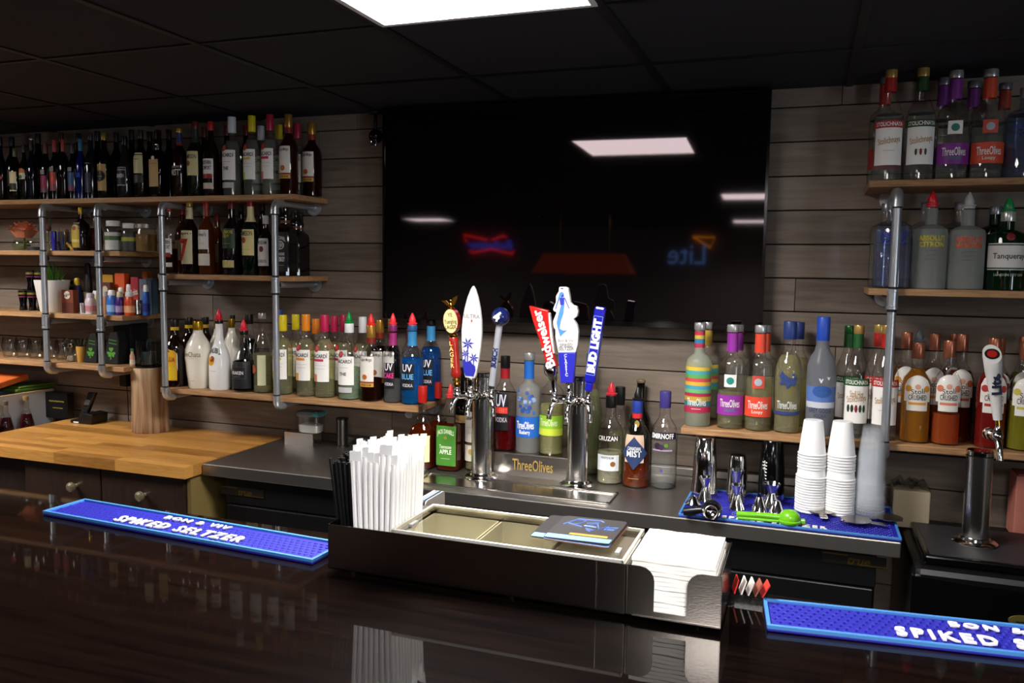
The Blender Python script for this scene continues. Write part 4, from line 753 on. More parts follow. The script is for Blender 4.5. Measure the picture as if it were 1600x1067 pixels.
shp(((414, 178), (454, 178), (449, 235), (419, 235)), MBl); shp(((424, 150), (448, 140), (452, 170), (430, 178)), MBl); shp(((418, 140), (440, 132), (446, 150), (426, 165), (410, 200), (402, 185)), LB, y=yf-.0003*k)
shp(((414, 182), (408, 178), (375, 262), (380, 266)), MBl); shp(((452, 182), (458, 178), (490, 262), (485, 266)), MBl)
shp(((428, 104), (450, 104), (450, 112), (428, 112)), MBl)
for s_, y_, h, w_, c in (('Bon & Viv', 508, .010, .05, '#7c7a78'), ('SPIKED', 545, .011, .042, '#4c4c54'), ('SELTZER', 572, .011, .05, '#4c4c54')):
    tmesh(s_, h*k, w_*k, .0, fn=lambda u, v: (u, yf-.0003*k, zz(y_)*k+v)).build('lettering', P(c, .4), wv)
for i, ch in enumerate('CLASSIC'): tmesh(ch, .0095*k, None, .02, fn=lambda u, v: (u-.003*k, -.0112*k, (zz(625)-.0103*i)*k+v)).build('lettering', P('#dfe3f6', .4), bb_)
# 6 blue bar
H, L = handle(T2[2], (939, 479), 'glossy blue bar tap handle with large white lettering'); k = L/.335
BLB = mat('bar_blue', '#1d1f9a', .12, coat=.7)
MB().lathe([(.007, -.004), (.010, 0), (.009, .012)], 14).map(lambda v: tuple(c*k for c in v)).build('ferrule', CHROME, H, 40)
MB().box(-.0145*k, .0145*k, -.0125*k, .0125*k, .010*k, .045*k).build('neck', BLB, H, bevel=.005)
br_ = MB().box(-.0215*k, .0215*k, -.0155*k, .0155*k, .043*k, .335*k).build('bar', BLB, H, bevel=.007)
FRM = P('#9fb8e8', .35)
for x0_, x1_, z0_, z1_ in ((-.0175, -.0165, .075, .30), (.0165, .0175, .075, .30), (-.0175, .0175, .299, .30), (-.0175, .0175, .075, .076)): MB().box(x0_*k, x1_*k, -.0161*k, -.0157*k, z0_*k, z1_*k).build('outline', FRM, br_)
tmesh('BUD LIGHT', .027*k, -.205*k, .06, fn=lambda u, v: (u, -.0163*k, .187*k+v), rot=pi/2).build('lettering', P('#f4f4f6', .4), br_)

# ------------------------------------------------------------------ keg cooler with its tower
kg = empty('keg_cooler', (.72, -.33, 0), 'black keg cooler at the right end of the back bar', 'cooler')
KX0, KX1 = .315-.72, 1.02-.72
MB().box(KX0, KX1, -.25, .29, .05, .86).build('body', BLACKP, kg, bevel=.02)
dp = [(KX0-.005+(KX1-KX0+.01)*i/14, -.27-.035*(1-((i-7)/7)**2)) for i in range(15)]
nd = len(dp); dv = [(x, y, z) for z in (.08, .84) for x, y in dp]+[(x, -.252, z) for z in (.08, .84) for x, y in dp]
df = [(i, i+1, nd+i+1, nd+i) for i in range(nd-1)]+[(nd+i, nd+i+1, 3*nd+i+1, 3*nd+i) for i in range(nd-1)]+[(2*nd+i+1, 2*nd+i, i, i+1)[::-1] for i in range(nd-1)]+[(0, nd, 3*nd, 2*nd), (nd-1, 3*nd-1, 4*nd-1, 2*nd-1)]
dr = MB().add(dv, df).build('door', BLACKG, kg, 30)
tb = onz(1597, 970, .8); b_ = ony(1592, 970, -.635)
MB().lathe([(.035, 0), (.034, .002), (.001, .0025)], 24).map(lambda v: (v[0]*1.1, -v[2], v[1]*.5)).build('oval_badge', mat('brass_badge', '#6a6232', .4, .6), dr, 40, loc=(b_.x-.72+.012, -.306, b_.z))
tmesh('~~~', .018, .04, .02, fn=lambda u, v: (b_.x-.72+.012+u, -.3092, b_.z+v)).build('lettering', BLACKP, dr)
MB().box(.345-.72, KX1-.01, -.22, .13, .862, .888).build('drip_tray', BLACKG, kg, bevel=.006)
MB().box(.362-.72, KX1-.027, -.205, .115, .887, .8895).build('drip_grille', mat('tray_grille', '#3a3a3c', .4, .5, bump=.6, bscale=300), kg)
T3 = tower(.503, -.375, .8895, 1.176, [radians(12)], 'single tap chrome beer tower on the keg cooler', .0365)
H, L = handle((T3[0][0], T3[0][1]), (1549, 541), 'white tapered tap handle with round red badge'); k = L/.29
MB().lathe([(.007, -.004), (.010, 0), (.008, .02)], 14).map(lambda v: tuple(c*k for c in v)).build('ferrule', GOLD, H, 40)
def slant(v):
    x, y, z = v; 
    return (x*k, y*k, (z+(y*1.0 if z > .24 else 0))*k)
gp = MB().lathe([(.0145, .02), (.017, .06), (.022, .14), (.028, .2), (.031, .25), (.030, .262), (.001, .2625)], 24).map(slant).build('grip', MATS['handle_white'], H, 35)
def onsl(u, v): n_ = .7071; return (u, (v*n_-.001-.0008)*k/k, .2635*k+v*n_-.0008)
flat(MB(), [(.024*k*c, .024*k*s_) for c, s_ in ring(24)], 0).map(lambda v: onsl(v[0], v[2])).build('badge', P('#1c1a1a', .35), gp)
flat(MB(), [(.016*k*c, .016*k*s_) for c, s_ in ring(24)], 0).map(lambda v: tuple(a+b for a, b in zip(onsl(v[0], v[2]), (0, -.0004, .0004)))).build('badge_centre', P('#a02018', .35), gp)
tmesh('Lite', .03*k, -.078*k, .05, fn=lambda u, v: (u, -.0255*k-.02*v, .155*k+v), rot=pi/2).build('lettering', P('#1c2238', .4), gp)
# wrapped packet and pink carton on the keg cooler
np_ = empty('napkin_packet', (sx(1419, -.14, .862), -.14, .862), 'cream paper packet wrapped in clear film beside the steel counter', 'packet')
MB().box(-.056, .056, -.055, .05, 0, .125).build('paper_block', P('#a89a80', .7), np_, bevel=.004)
fm = MB()
for i in range(9):
    for j in range(5): fm.v.append((-.056+.014*i, -.055+.026*j, .127+.03*random.random()*(1 if 0 < i < 8 else .3)))
fm.f = [(i*5+j, i*5+j+1, i*5+j+6, i*5+j+5) for i in range(8) for j in range(4)]
fm.build('film_wrap', glass('#d8d8d8', '#606060', .1), np_)
pk = empty('pink_carton', (sx(1618, -.12, .862), -.12, .862), 'pink carton at the right edge of the picture', 'carton')
MB().box(-.075, .075, -.05, .05, 0, .20).build('box', P('#b06a5c', .6), pk, bevel=.003); MB().box(-.07, .07, -.045, .045, .2, .206).build('lid', P('#7c2a30', .6), pk, bevel=.002)

# ------------------------------------------------------------------ bar mats
RUB = mat('blue_rubber', '#1a1a86', .5); RUBL = mat('light_blue_rubber', '#3872ae', .5); RUBW = mat('white_rubber', '#cfcdd1', .5)
def bar_mat(name, c, rz, lx, ly, label, words, nub=.0135, border=.006):
    o = empty(name, c, label, 'bar mat', 'blue bar mats', rz)
    MB().box(-lx/2, lx/2, -ly/2, ly/2, 0, .006).build('base', RUB, o, bevel=.002)
    for x0, x1, y0, y1 in ((-lx/2, lx/2, -ly/2, -ly/2+border), (-lx/2, lx/2, ly/2-border, ly/2), (-lx/2, -lx/2+border, -ly/2+border, ly/2-border), (lx/2-border, lx/2, -ly/2+border, ly/2-border)):
        MB().box(x0, x1, y0, y1, .004, .0105).build('rim', RUBL, o, bevel=.001)
    m = MB(); nx = int((lx-2*border)/nub); ny = int((ly-2*border)/nub*1.15)
    for i in range(nx):
        for j in range(ny):
            x = -lx/2+border+(i+.5+.5*(j % 2))*nub; y = -ly/2+border+(j+.5)*nub/1.15
            if x > lx/2-border-.005: continue
            r = nub*.36; m.add([(x-r, y, .0058), (x, y-r*.8, .0058), (x+r, y, .0058), (x, y+r*.8, .0058), (x-r*.6, y, .0082), (x, y-r*.5, .0082), (x+r*.6, y, .0082), (x, y+r*.5, .0082)],
                  [(4, 5, 6, 7), (0, 1, 5, 4), (1, 2, 6, 5), (2, 3, 7, 6), (3, 0, 4, 7)])
    nb = m.build('nubs', RUB, o); nb['kind'] = 'stuff'
    for s_, x, y, h, w_ in words:
        t = tmesh(s_, h, -w_, .022, fn=lambda u, v: (x+u, y+v, .0085), sp=1.3); nv = len(t.v)
        fs = list(t.f); ed = {}
        for f in fs:
            for a, b in zip(f, f[1:]+f[:1]): ed[(a, b)] = 1
        t.v += [(a, b, .0112) for a, b, _ in t.v]; t.f = [tuple(i+nv for i in f) for f in fs]+[(a, b, b+nv, a+nv) for (a, b) in ed if (b, a) not in ed]
        t.build('lettering', RUBW, o)
    return o
p = [onz(*q, BAR+.006) for q in ((138, 783), (70, 800), (482, 875))]
ang = atan2(p[2].y-p[1].y, p[2].x-p[1].x); c_ = (p[0]-p[1])*.5+(p[1]+p[2])*.5
bar_mat('bar_mat', (c_.x, c_.y-.002, BAR+.0004), ang, .70, .105, 'blue rubber bar mat left of the steel caddy', [('SPIKED SELTZER', .0, -.020, .030, .33), ('BON & VIV', .005, .026, .016, .17)])
q = [onz(1196, 939, BAR+.006), onz(1194, 980, BAR+.006), onz(1600, 981, BAR+.006)]
ang = atan2(q[2].y-q[0].y, q[2].x-q[0].x)
cx_, cy_ = (q[0].x+q[1].x)/2, (q[0].y+q[1].y)/2
bar_mat('bar_mat', (cx_+.35*cos(ang), cy_+.35*sin(ang)+.001, BAR+.0004), ang, .70, .108, 'blue rubber bar mat cut off by the right edge', [('SPIKED SELTZER', -.0, -.022, .030, .33), ('BON & VIV', .005, .026, .016, .17)])
bar_mat('service_mat', (-.04, -.378, CTR+.0004), 0, .648, .352, 'large blue rubber service mat under the cups and shakers', [('SPIKED SELTZER', -.035, -.153, .022, .31)], .0135, .007)
MZ = CTR+.0092

# ------------------------------------------------------------------ steel garnish and napkin caddy
KC = Vector((-.4425, -1.842, BAR)); kl, kw, kh = .3385, .083, .088
cdy = empty('bar_caddy', KC, 'long stainless steel bar caddy holding straws, tray and napkins', 'caddy')
CS = mat('caddy_steel', '#9a948d', .16, 1., bump=.03, bscale=30)
z0 = .008; t_ = .0016
MB().box(-kl, kl, -kw, kw, z0, z0+t_).build('floor_plate', CS, cdy)
MB().box(-kl, .192, -kw, -kw+t_, z0, kh).build('front_panel', CS, cdy, bevel=.0006)
MB().box(-kl, .192, kw-t_, kw, z0, kh).build('back_panel', CS, cdy, bevel=.0006)
MB().box(-kl, -kl+t_, -kw, kw, z0, kh).build('end_panel', CS, cdy, bevel=.0006)
MB().box(kl-t_, kl, -kw, kw, z0, kh+.002).build('end_panel', CS, cdy, bevel=.0006)
for x in (-.2895, -.212, .192): MB().box(x-t_/2, x+t_/2, -kw+t_, kw-t_, z0, kh-.002).build('divider', CS, cdy)
def notch(y0, y1, nm):                                    # napkin end: a panel with a deep rounded notch
    a, b = .193, kl; n0, n1 = .238, .288; r = .022
    o1 = [(a, z0), (n0, z0), (n0, kh-r)]+[(n0-r+r*cos(t), kh-r+r*sin(t)) for t in (pi/8, pi/4, 3*pi/8, pi/2)]+[(a, kh)]
    o2 = [(n1, z0), (b, z0), (b, kh), (n1+r, kh)]+[(n1+r-r*cos(t), kh-r+r*sin(t)) for t in (3*pi/8, pi/4, pi/8, 0)]
    m = MB().prism(o1, y0, y1).prism(o2, y0, y1).box(n0, n1, y0, y1, z0, z0+.011)
    return m.build(nm, CS, cdy)
notch(-kw, -kw+t_, 'napkin_front'); notch(kw-t_, kw, 'napkin_back')
for x in (.147, .196): MB().tube([(x, -kw-.001, z0+.003), (x, -kw-.001, kh-.002)], .0022, 8).build('panel_rib', CS, cdy, 40)
MB().tube([(.205, -kw, z0+.001), (kl, -kw, z0+.001)], .002, 6).build('panel_rib', CS, cdy, 40)
for x in (-.3, .0, .3):
    for y in (-.065, .065): MB().lathe([(.007, 0), (.008, .003), (.008, z0)], 10, c=(x, y, 0)).build('foot', BLACKP, cdy, 40)
CRM = mat('cream_plastic', '#dedcd4', .35)
for a, b in ((-.208, -.075), (-.072, .06), (.063, .188)):
    m = MB().box(a, b, -.078, .078, .014, .018)
    for x0_, x1_, y0_, y1_ in ((a, a+.003, -.078, .078), (b-.003, b, -.078, .078), (a, b, -.078, -.075), (a, b, .075, .078)): m.box(x0_, x1_, y0_, y1_, .018, .078)
    m.build('garnish_pan', CRM, cdy)
lid = MB().box(-.211, .190, -.081, .081, kh+.001, kh+.004).build('clear_lid', glass('#f0eee4', '#b8b4a8', .04), cdy)
for x0_, x1_, y0_, y1_ in ((-.211, .190, -.084, -.079), (-.211, .190, .079, .084), (-.213, -.208, -.084, .084), (.186, .191, -.084, .084)): MB().box(x0_, x1_, y0_, y1_, kh, kh+.006).build('lid_rim', mat('clear_rim', '#dedbd0', .12, .5), lid, bevel=.001)
MB().box(-.195, -.187, -.055, -.03, kh+.004, kh+.009).build('lid_tab', mat('tab_grey', '#8a8a88', .3), lid, bevel=.001)
MB().box(.170, .178, -.06, -.035, kh+.004, kh+.009).build('lid_tab', MATS['tab_grey'], lid, bevel=.001)
# napkins
nm_ = mat('white_napkin', '#f2efe9', .85); nk = 0
for i in range(13):
    zz_ = z0+t_+.0015+i*.0068
    m = MB(); w2, d2 = .0635, .0755
    for a in range(9):
        for b in range(9):
            for up in (0, 1): pass
    nx_ = 8
    top = [(-w2+2*w2*a/nx_, -d2+2*d2*b/nx_, .006+.0006*sin(a*1.7+i)+.0005*cos(b*1.3+i*2)) for a in range(nx_+1) for b in range(nx_+1)]
    bot = [(x, y, z-.0058) for x, y, z in top]; k9 = nx_+1; N9 = k9*k9
    fs = [(a*k9+b, (a+1)*k9+b, (a+1)*k9+b+1, a*k9+b+1) for a in range(nx_) for b in range(nx_)]
    edge = [a*k9 for a in range(k9)]+[nx_*k9+b for b in range(1, k9)]+[a*k9+nx_ for a in range(nx_-1, -1, -1)]+[b for b in range(nx_-1, 0, -1)]
    fs2 = [tuple(reversed([q+N9 for q in f])) for f in fs]+[(edge[j], edge[j]+N9, edge[(j+1) % len(edge)]+N9, edge[(j+1) % len(edge)]) for j in range(len(edge))]
    m.add(top+bot, fs+fs2)
    o = m.build('paper_napkin', nm_, None, 40, loc=(KC.x+.265+random.uniform(-.001, .001), KC.y+random.uniform(-.001, .001), KC.z+zz_-.0002))
    o.rotation_euler = (0, 0, random.uniform(-.01, .01))
    tag(o, 'top white paper napkin of the caddy stack' if i == 12 else 'white paper napkin, %s from the bottom of the caddy stack' % ORD[i+1], 'napkin', 'paper napkins in the caddy')
# straws
def straw_mesh(r, L, wrap):
    m = MB().tube([(0, 0, 0), (0, 0, L-.012 if wrap else L)], r, 7)
    if wrap: m.add([(-r*1.45, -.0003, L-.016), (r*1.45, -.0003, L-.016), (r*1.7, .0005, L+.006), (-r*1.3, .0006, L+.004), (-r*1.45, .0003, L-.016), (r*1.45, .0003, L-.016), (r*1.7, .0011, L+.006), (-r*1.3, .0012, L+.004)], [(0, 1, 2, 3), (7, 6, 5, 4), (1, 5, 6, 2), (0, 3, 7, 4), (3, 2, 6, 7)])
    return m
wpap = mat('paper_wrapper', '#f0efee', .7); proto = {}
def straws(x0, x1, y0, y1, nx, ny, r, Ls, m, wrap, label, group, lean, zt):
    out = []
    for j in range(ny):
        for i in range(nx):
            bx = x0+(x1-x0)*(i+.5)/nx+random.uniform(-.0004, .0004); by = y0+(y1-y0)*(j+.5)/ny
            key = (wrap, random.randrange(len(Ls)))
            if key not in proto:
                o = straw_mesh(r, Ls[key[1]], wrap).build('drinking_straw', m, None, 50); proto[key] = o
            else: o = proto[key].copy(); COL.objects.link(o)
            fx = (i+.5)/nx-.5; fy = (j+.5)/ny-.5
            o.location = (bx, by, zt); dxy = (lean[0]+fx*lean[2], lean[1]+fy*lean[3])
            o.rotation_euler = (-(dxy[1]+random.uniform(-.006, .006)), dxy[0]+random.uniform(-.006, .006), 0)
            tag(o, label, 'straw', group)
zt = KC.z+z0+t_+.0008
straws(KC.x-.290, KC.x-.2145, KC.y-.078, KC.y+.040, 8, 10, .0042, (.196, .206, .214, .222), wpap, True, 'white paper wrapped straw in the caddy bundle', 'wrapped white straws', (.0, .0, .09, .03), zt)
straws(KC.x-.335, KC.x-.2925, KC.y-.05, KC.y+.078, 7, 14, .0030, (.176, .182, .188), mat('black_straw', '#0b0b0c', .4), False, 'black plastic straw in the caddy bundle', 'black straws', (-.07, .0, .12, .02), zt)
# coasters standing at the back of the caddy
for i, (c, lab) in enumerate((('#d8d2c0', 'cream'), ('#8c8f8c', 'grey'), ('#8fb4d8', 'pale blue'), ('#1c2230', 'navy'), ('#b8b0a4', 'beige'))):
    X_ = sx(650+3.4*i, -1.745, 1.22)
    pts = []
    for cx9, cy9, a0 in ((.036, .036, 0), (-.036, .036, pi/2), (-.036, -.036, pi), (.036, -.036, 3*pi/2)): pts += [(cx9+.009*cos(a0+t), cy9+.009*sin(a0+t)) for t in (0, pi/6, pi/3, pi/2)]
    o = MB().prism([(a, b+.045) for a, b in pts], -.0009, .0009).build('coaster', P(c, .6), None, loc=(X_, -1.699-.0, BAR+.001)); o.rotation_euler = (0, 0, radians(90))
    tag(o, '%s rounded coaster standing on edge behind the straws' % lab, 'coaster', 'coasters behind the straws')
# printed cards on the caddy lid
cp = [onz(*q, 1.262) for q in ((835, 837), (893, 803), (988, 816), (948, 851))]
cc = sum(cp, Vector())/4; ex = ((cp[2]-cp[1])+(cp[3]-cp[0]))*.5; ey = ((cp[1]-cp[0])+(cp[2]-cp[3]))*.5; ca = atan2(ex.y, ex.x)
cw, chh = .114, .128
def card(i, dx, dy, da, z, m, lab, tilt=0.):
    pts = []
    for cx9, cy9, a0 in ((cw/2-.008, chh/2-.008, 0), (-cw/2+.008, chh/2-.008, pi/2), (-cw/2+.008, -chh/2+.008, pi), (cw/2-.008, -chh/2+.008, 3*pi/2)): pts += [(cx9+.008*cos(a0+t), cy9+.008*sin(a0+t)) for t in (0, pi/6, pi/3, pi/2)]
    o = empty('printed_card', (cc.x+dx, cc.y+dy, z), lab, 'coaster', 'printed cards on the caddy lid', ca+da); o.rotation_euler[1] = tilt
    MB().prism(pts, -.0008, .0008).map(lambda v: (v[0], v[2], -v[1])).build('card', m, o)
    MB().box(-cw/2+.002, cw/2-.002, -chh/2+.002, -chh/2+.022, .0008, .0011).build('blue_strip', P('#6f9ad0', .4), o)
    return o
card(0, -.028, .012, .03, KC.z+kh+.0055+.0008, P('#1d1a19', .4), 'lowest black printed card, sticking out to the left on the lid')
card(1, .002, -.004, -.02, KC.z+kh+.0085+.0008, P('#6a4a42', .4), 'middle card of the three on the caddy lid')
o = card(2, .0, .0, .0, KC.z+kh+.0118+.0008, P('#2b2827', .4), 'top black printed card with blue lettering and orange strip', -.02)
MB().box(-.02, cw/2-.012, -chh/2+.027, -chh/2+.036, .0008, .0011).build('orange_strip', P('#e08a2a', .4), o)
for pts in (((-.045, .012), (-.03, .045), (-.012, .04), (-.022, .022), (-.04, .022), (-.01, .008)), ((-.008, .03), (.012, .038), (.004, .022), (-.008, .014), (.014, .012)), ((.012, .03), (.02, .006), (.034, .028), (.03, .004), (.046, .006)), ((.03, .016), (.05, .022), (.046, .01), (.034, .008)), ((-.002, .002), (.014, -.004), (.01, -.012), (.002, -.006)), ((-.03, .05), (.012, .052), (.02, .044))):
    MB().tube([(x, y, .0012) for x, y in pts], .0011, 5).build('script_stroke', P('#5f86d8', .4), o)
# sugar packets behind the caddy
sr = empty('sachet_box', (-.075, -1.775, BAR), 'small clear holder of sweetener sachets behind the caddy', 'holder')
MB().box(-.03, .03, -.012, .012, .0005, .012).build('holder', glass('#e8e8e8', '#a0a0a0'), sr)
for i, c in enumerate(('#b8281f', '#d8d4cc', '#c8c0b8', '#8a4a3a', '#b8281f')):
    o = MB().box(-.0012, .0012, -.014, .014, .0, .024).build('sachet', P(c, .5), None, bevel=.0004, loc=(-.098+.011*i, -1.775, BAR+.0125)); o.rotation_euler = (0, .25+.06*i, .2)
    tag(o, ['red sweetener sachet nearest the caddy', 'white sweetener sachet, second from the caddy', 'pale grey sweetener sachet in the middle of the holder', 'brown sweetener sachet, fourth from the caddy', 'red sweetener sachet farthest from the caddy'][i], 'sachet', 'sweetener sachets')

# ------------------------------------------------------------------ barware on the service mat
def lath(name, label, cat, px, Y, prof, m, group=None, z=None, part='body', inv=None):
    zz_ = MZ if z is None else z
    o = empty(name, (sx(px, Y, zz_), Y, zz_), label, cat, group); MB().lathe(prof, 28).build(part, m, o, 40); return o
def hh(px, py, Y, z=None): zz_ = MZ if z is None else z; return sz(py, sx(px, Y, zz_), Y)-zz_
h_ = hh(1101, 683, -.26); o = lath('shaker_tin', 'tall steel shaker tin standing upside down on the service mat', 'shaker', 1100, -.26, [(.044, 0), (.045, .004), (.043, .01), (.041, h_*.5), (.033, h_-.004), (.030, h_), (.001, h_)], CHROME)
MB().lathe([(.0455, .002), (.0465, .005), (.0455, .008)], 28).build('rim', CHROME, o, 40)
h_ = hh(1151, 711, -.25); o = lath('shaker_tin', 'short steel shaker tin between the tall tin and black tin', 'shaker', 1151, -.25, [(.036, 0), (.037, .004), (.035, .01), (.030, h_*.9), (.027, h_), (.001, h_)], CHROME)
MB().lathe([(.0375, .002), (.0382, .005), (.0375, .008)], 28).build('rim', CHROME, o, 40)
h_ = hh(1205, 687, -.25); o = lath('shaker_tin', 'black coated shaker tin with white print, steel rim', 'shaker', 1204, -.25, [(.0435, .02), (.0425, h_*.5), (.033, h_-.004), (.030, h_), (.001, h_)], BLACKG)
MB().lathe([(.0435, 0), (.0445, .003), (.0437, .022)], 28).build('rim', CHROME, o, 40)
for t in range(7): tmesh('*', .03, None, .02, fn=lambda u, v: ((.0405-.02*t*.01)*sin((u-.024)/.04), -(.0425-.0)*cos((u-.024)/.04)-.0008, .055+t*.011+v)).build('print', P('#d8d6d0', .5), o)
def jigger(px, Y, ytop, label, s_=1.):
    s_ *= 1.25
    H_ = hh(px, ytop, Y); o = empty('jigger', (sx(px, Y, MZ), Y, MZ), label, 'jigger', 'steel jiggers')
    MB().lathe([(.020*s_, 0), (.0205*s_, .001), (.008*s_, H_*.55), (.0075*s_, H_*.6)], 20).build('large_cup', CHROME, o, 40)
    MB().lathe([(.0075*s_, H_*.6), (.008*s_, H_*.64), (.0185*s_, H_), (.0178*s_, H_), (.007*s_, H_*.66), (.0005, H_*.66)], 20, close=False).build('small_cup', CHROME, o, 40)
    return o
jigger(1101, -.36, 745, 'steel jigger in front of the tall steel tin'); jigger(1150, -.335, 734, 'tall steel jigger in front of the short tin', 1.1)
jigger(1151, -.42, 757, 'steel jigger stood before the tall jigger'); jigger(1205, -.35, 755, 'wide mouthed steel jigger before the black tin', 1.25)
def cone(px, Y, ytop, label):
    H_ = hh(px, ytop, Y); o = empty('pour_cone', (sx(px, Y, MZ), Y, MZ), label, 'jigger', 'small steel cones')
    MB().lathe([(.026, 0), (.0265, .001), (.010, H_*.96), (.008, H_), (.0005, H_)], 20).build('cup', CHROME, o, 40); MB().lathe([(.0263, .0002), (.0274, .0012), (.0263, .0022)], 20).build('rim', CHROME, o, 40)
cone(1083, -.42, 774, 'small steel measuring cone beside the black scoop'); cone(1186, -.44, 776, 'upturned steel measuring cone left of the green squeezer'); cone(1213, -.45, 782, 'upturned steel measuring cone behind the green squeezer')
# black scoop with a steel bowl
pc = onz(1112, 797, MZ+.03); sco = empty('scoop', (pc.x, pc.y, MZ), 'black handled scoop with a round steel bowl facing out', 'scoop')
MB().lathe([(.030, 0), (.031, .004), (.031, .016), (.027, .022)], 24, close=False).map(lambda v: (v[0], -v[2]+.011, v[1]+.031)).build('housing', BLACKP, sco, 40)
MB().lathe([(.027, .0), (.022, .012), (.012, .02), (.001, .022)], 24, close=False).map(lambda v: (v[0], v[2]-.0125, v[1]+.031)).build('bowl', CHROME, sco, 50)
MB().tube([(-.028, .0, .028), (-.045, .002, .024), (-.07, .004, .017), (-.085, .006, .014)], [.010, .012, .0135, .0128], 10).build('grip', BLACKP, sco, 50)
# green lime squeezer
GR = mat('lime_green_enamel', '#67b01c', .25, coat=.3)
a = onz(1150, 808, MZ+.012); b = onz(1240, 812, MZ+.02); lsq = empty('lime_squeezer', ((a.x+b.x)/2, (a.y+b.y)/2+.022, MZ), 'lime green citrus squeezer lying in front of the cups', 'squeezer', None, atan2(b.y-a.y, b.x-a.x))
hl = (b-a).length/2
MB().lathe([(.030, .0), (.032, .012), (.029, .026), (.019, .037), (.001, .041)], 22, c=(hl-.012, 0, .004)).build('dome', GR, lsq, 50)
MB().lathe([(.033, .0), (.035, .003), (.035, .008), (.032, .010)], 22, c=(hl-.012, 0, .004)).build('cup', GR, lsq, 40)
MB().tube([(hl-.04, .0, .018), (0, .0, .019), (-hl, .0, .016)], [.010, .0095, .010], 10).build('upper_handle', GR, lsq, 50)
MB().tube([(hl-.042, -.004, .0065), (0, -.005, .006), (-hl+.004, -.004, .006)], [.006, .0058, .006], 10).build('lower_handle', GR, lsq, 50)
MB().box(hl+.018, hl+.034, -.009, .009, .004, .018).build('hinge', GR, lsq, bevel=.003)
# strainers
def strainer(px, py, label, rz, coil):
    q = onz(px, py, MZ+.012); o = empty('strainer', (q.x, q.y, MZ), label, 'strainer', 'steel strainers', rz)
    MB().lathe([(.041, .010), (.044, .012), (.044, .0135), (.001, .0135)], 24).build('disc', STEEL, o, 40)
    if coil:
        pts = [((.044+.005*cos(t*1.9))*cos(t/14-.8), (.044+.005*cos(t*1.9))*sin(t/14-.8), .006+.0055*sin(t*1.9)) for t in [k*.55 for k in range(90)]]
        MB().tube(pts, .0009, 4).build('coil', CHROME, o)
    MB().box(-.012, .012, -.085, -.034, .009, .0115).map(lambda v: (v[0], v[1], v[2])).build('handle', STEEL, o, bevel=.001)
    for a in (-1, 1): MB().box(a*.034-.006, a*.034+.006, .012, .03, .0105, .0125).build('prong', STEEL, o, bevel=.001)
strainer(1283, 797, 'steel strainer leaning against the left stack of cups', .1, False); strainer(1338, 812, 'steel spring strainer at the front of the mat', 1.4, True); strainer(1387, 808, 'steel strainer at the right end of the mat', -1.2, False)
# stacks of cups, upside down
def cups(px, Y, m, nm, lab, grp, n1, n2, top):
    Hc = .112; x = sx(px, Y, MZ)
    X_ = x; tall = sz(top, X_, Y)-MZ; step2 = tall-Hc; step1 = step2*.60
    zs = [step1*i/(n1-1) for i in range(n1)]+[step1+.028+(step2-step1-.028)*i/(n2-1) for i in range(n2)]
    k = Hc
    prof = lambda s_: [(.0465*s_, 0), (.0485*s_, .0015), (.0485*s_, .0045), (.0455*s_, .006), (.0325*s_, k-.003), (.031*s_, k), (.001, k+.0003)]
    c1 = MB().lathe(prof(1), 22, close=False).build(nm, m, None, 35, loc=(X_, Y, MZ+zs[0])); c2 = None
    for i, z_ in enumerate(zs):
        if i == 0: o = c1
        elif i < n1: o = c1.copy(); COL.objects.link(o)
        elif c2 is None: c2 = o = MB().lathe(prof(.93), 22, close=False).build(nm, m, None, 35)
        else: o = c2.copy(); COL.objects.link(o)
        o.location = (X_+random.uniform(-.0004, .0004), Y, MZ+z_); tag(o, ('topmost ' if i == len(zs)-1 else '%s from bottom, ' % ORD[i+1])+lab, 'cup', grp)
CUPW = mat('white_cup_plastic', '#f0efee', .35)
cups(1265, -.345, CUPW, 'plastic_cup', 'white plastic cup of the left stack on the service mat', 'left stack of white cups', 14, 6, 656)
cups(1310, -.34, CUPW, 'plastic_cup', 'white plastic cup of the middle stack, beside the clear cups', 'right stack of white cups', 14, 6, 658)
cups(1357, -.335, mat('clear_cup_plastic', '#d4dae0', .1, alpha=.12, spec=.9), 'clear_cup', 'clear plastic cup of the rightmost stack', 'stack of clear cups', 12, 5, 665)

# ------------------------------------------------------------------ left shelves: rose, jars, drink mixes, glasses
def at(px, Y, z): return (sx(px, Y, z), Y, z)
PXM = lambda px, Y, z: proj((sx(px, Y, z), Y, z))[2]/F         # metres per pixel there
def thing(name, label, cat, px, Y, z, group=None, rz=0.): return empty(name, at(px, Y, z), label, cat, group, rz)
